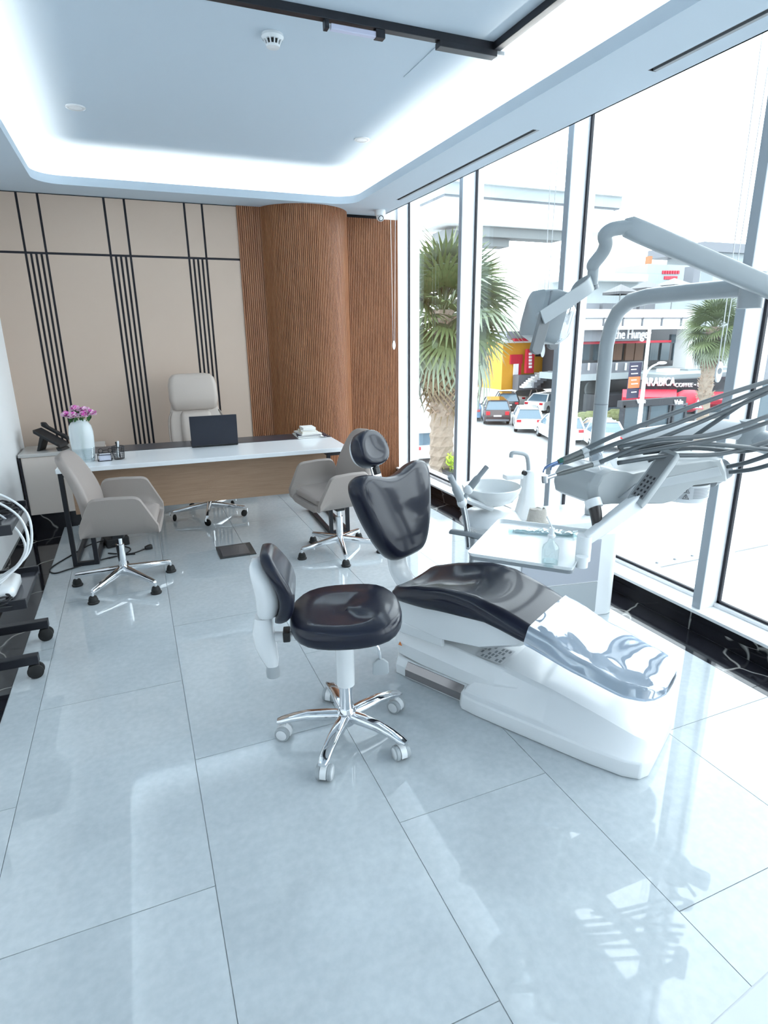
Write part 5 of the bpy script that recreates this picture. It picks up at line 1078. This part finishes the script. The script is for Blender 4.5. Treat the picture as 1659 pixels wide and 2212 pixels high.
# --- palms
def fan_mesh(name, droop, m_, nb=24, spread=215):
    m = MB()
    m.tube([(0, 0, 0), (.35, 0, .05), (.75, 0, .03)], .02, 5)
    for k in range(nb):
        a = R(-spread / 2 + spread * k / (nb - 1)); L = .95 * (1 - .22 * abs(k / (nb - 1) - .5) * 2); ca, sa = math.cos(a), math.sin(a); pts_ = []
        for f, w in ((0, .012), (.4, .045), (.7, .030), (1, .004)):
            r_ = L * f; z = .03 - droop * f ** 2.2 * L + (.03 if k % 2 else 0) * f; c_ = Vector((.72 + r_ * ca, r_ * sa, z)); n_ = Vector((-sa, ca, 0))
            pts_.append([c_ - n_ * w, c_ + n_ * w])
        m.loft(pts_, False, False, closed=False)
    o = m.build(name, m_, None, smooth=0); me = o.data; bpy.data.objects.remove(o); return me
M_FR = mat('palm_green', (.055, .085, .03), .5, noise=(3, .9, (.11, .14, .06))); M_FR2 = mat('palm_pale', (.13, .17, .11), .5, noise=(3, .9, (.20, .24, .17))); M_DRY = mat('palm_dry', (.17, .13, .08), .8)
FANS = [fan_mesh('frond', .25, M_FR), fan_mesh('frond', .75, M_FR2), fan_mesh('frond', .45, M_FR), fan_mesh('frond', 1.1, M_DRY, 14, 110)]
def palm(px, py_base_y, ztop, rt, S, label, nf, seed):
    random.seed(seed); b = at_y(px, 900, py_base_y); t = thing('palm_tree', label, 'palm tree', (b.x, b.y, GZ)); h_ = ztop - GZ
    m = MB(); rg = []
    n_ = 34
    for i in range(n_):
        f = i / (n_ - 1); r_ = rt * (1.25 - .35 * f + (.12 if .45 < f else 0)) * (1 + (.08 if i % 2 else -.02)); rg.append([(r_ * (1 + .06 * math.sin(3 * k + i)) * math.cos(2 * PI * k / 14 + i * .2), r_ * (1 + .06 * math.sin(3 * k + i)) * math.sin(2 * PI * k / 14 + i * .2), h_ * f) for k in range(14)])
    m.loft(rg); m.build('trunk', mat('palm_trunk', (.17, .13, .10), .9, noise=(5, .8, (.30, .25, .20))), t, smooth=0)
    m = MB()
    for k in range(230):
        f = random.uniform(.40, .98); a = random.uniform(0, 2 * PI); r_ = rt * (1.25 - .35 * f + .12); c_, s_ = math.cos(a), math.sin(a); p0 = Vector((r_ * .9 * c_, r_ * .9 * s_, h_ * f)); p1 = p0 + Vector((c_ * .26, s_ * .26, random.uniform(.0, .3))) * (rt / .42)
        m.tube([p0, p1], [.07 * rt / .42, .015], 4)
    o = m.build('petiole_stubs', mat('palm_stub', (.24, .17, .12), .9, noise=(4, .8, (.36, .28, .22))), t, smooth=0); o['kind'] = 'stuff'
    for k in range(nf):
        f = k / nf; el = R(82 - 150 * f + random.uniform(-8, 8)); az = k * 2.39996 + random.uniform(-.2, .2)
        o = bpy.data.objects.new('frond', FANS[(0, 2, 0, 1)[k % 4] if f < .8 else (3 if k % 2 else 1)]); COL.objects.link(o); o.parent = t
        o.location = (0, 0, h_ - .35 * f * S); o.rotation_euler = Euler((random.uniform(-.5, .5), -el, az), 'XYZ'); s_ = S * random.uniform(.85, 1.12); o.scale = (s_, s_, s_)
    return t
palm(955, 22.5, 2.5, .42, 1.95, 'large fan palm with shaggy trunk close outside the far window', 64, 3)
palm(1516, 23, 1.75, .27, 1.1, 'smaller fan palm outside the second window from the right', 54, 9)
# --- potted plant by the big palm
c0 = at_y(976, 1003, 22.0); t = thing('potted_shrub', 'lime green shrub in a black planter beside the palm trunk', 'potted plant', (c0.x, 21.6, GZ))
MB().loft([[(x, y, z) for x, y in rr(a_, a_, .05, 3)] for z, a_ in ((0, .38), (.55, .48))]).build('planter', E_DK, t, smooth=30); m = MB(); random.seed(4)
for k in range(120): q = Vector((random.gauss(0, .22), random.gauss(0, .22), .75 + random.gauss(0, .17))); m.loft([[q, q + Vector((.02, 0, 0))], [q + Vector((random.uniform(-.15, .15), random.uniform(-.15, .15), .1)), q + Vector((random.uniform(-.15, .15), .08, .16))]], False, False, closed=False)
o = m.build('foliage', mat('lime_leaf', (.35, .50, .05), .6), t, smooth=0); o['kind'] = 'stuff'
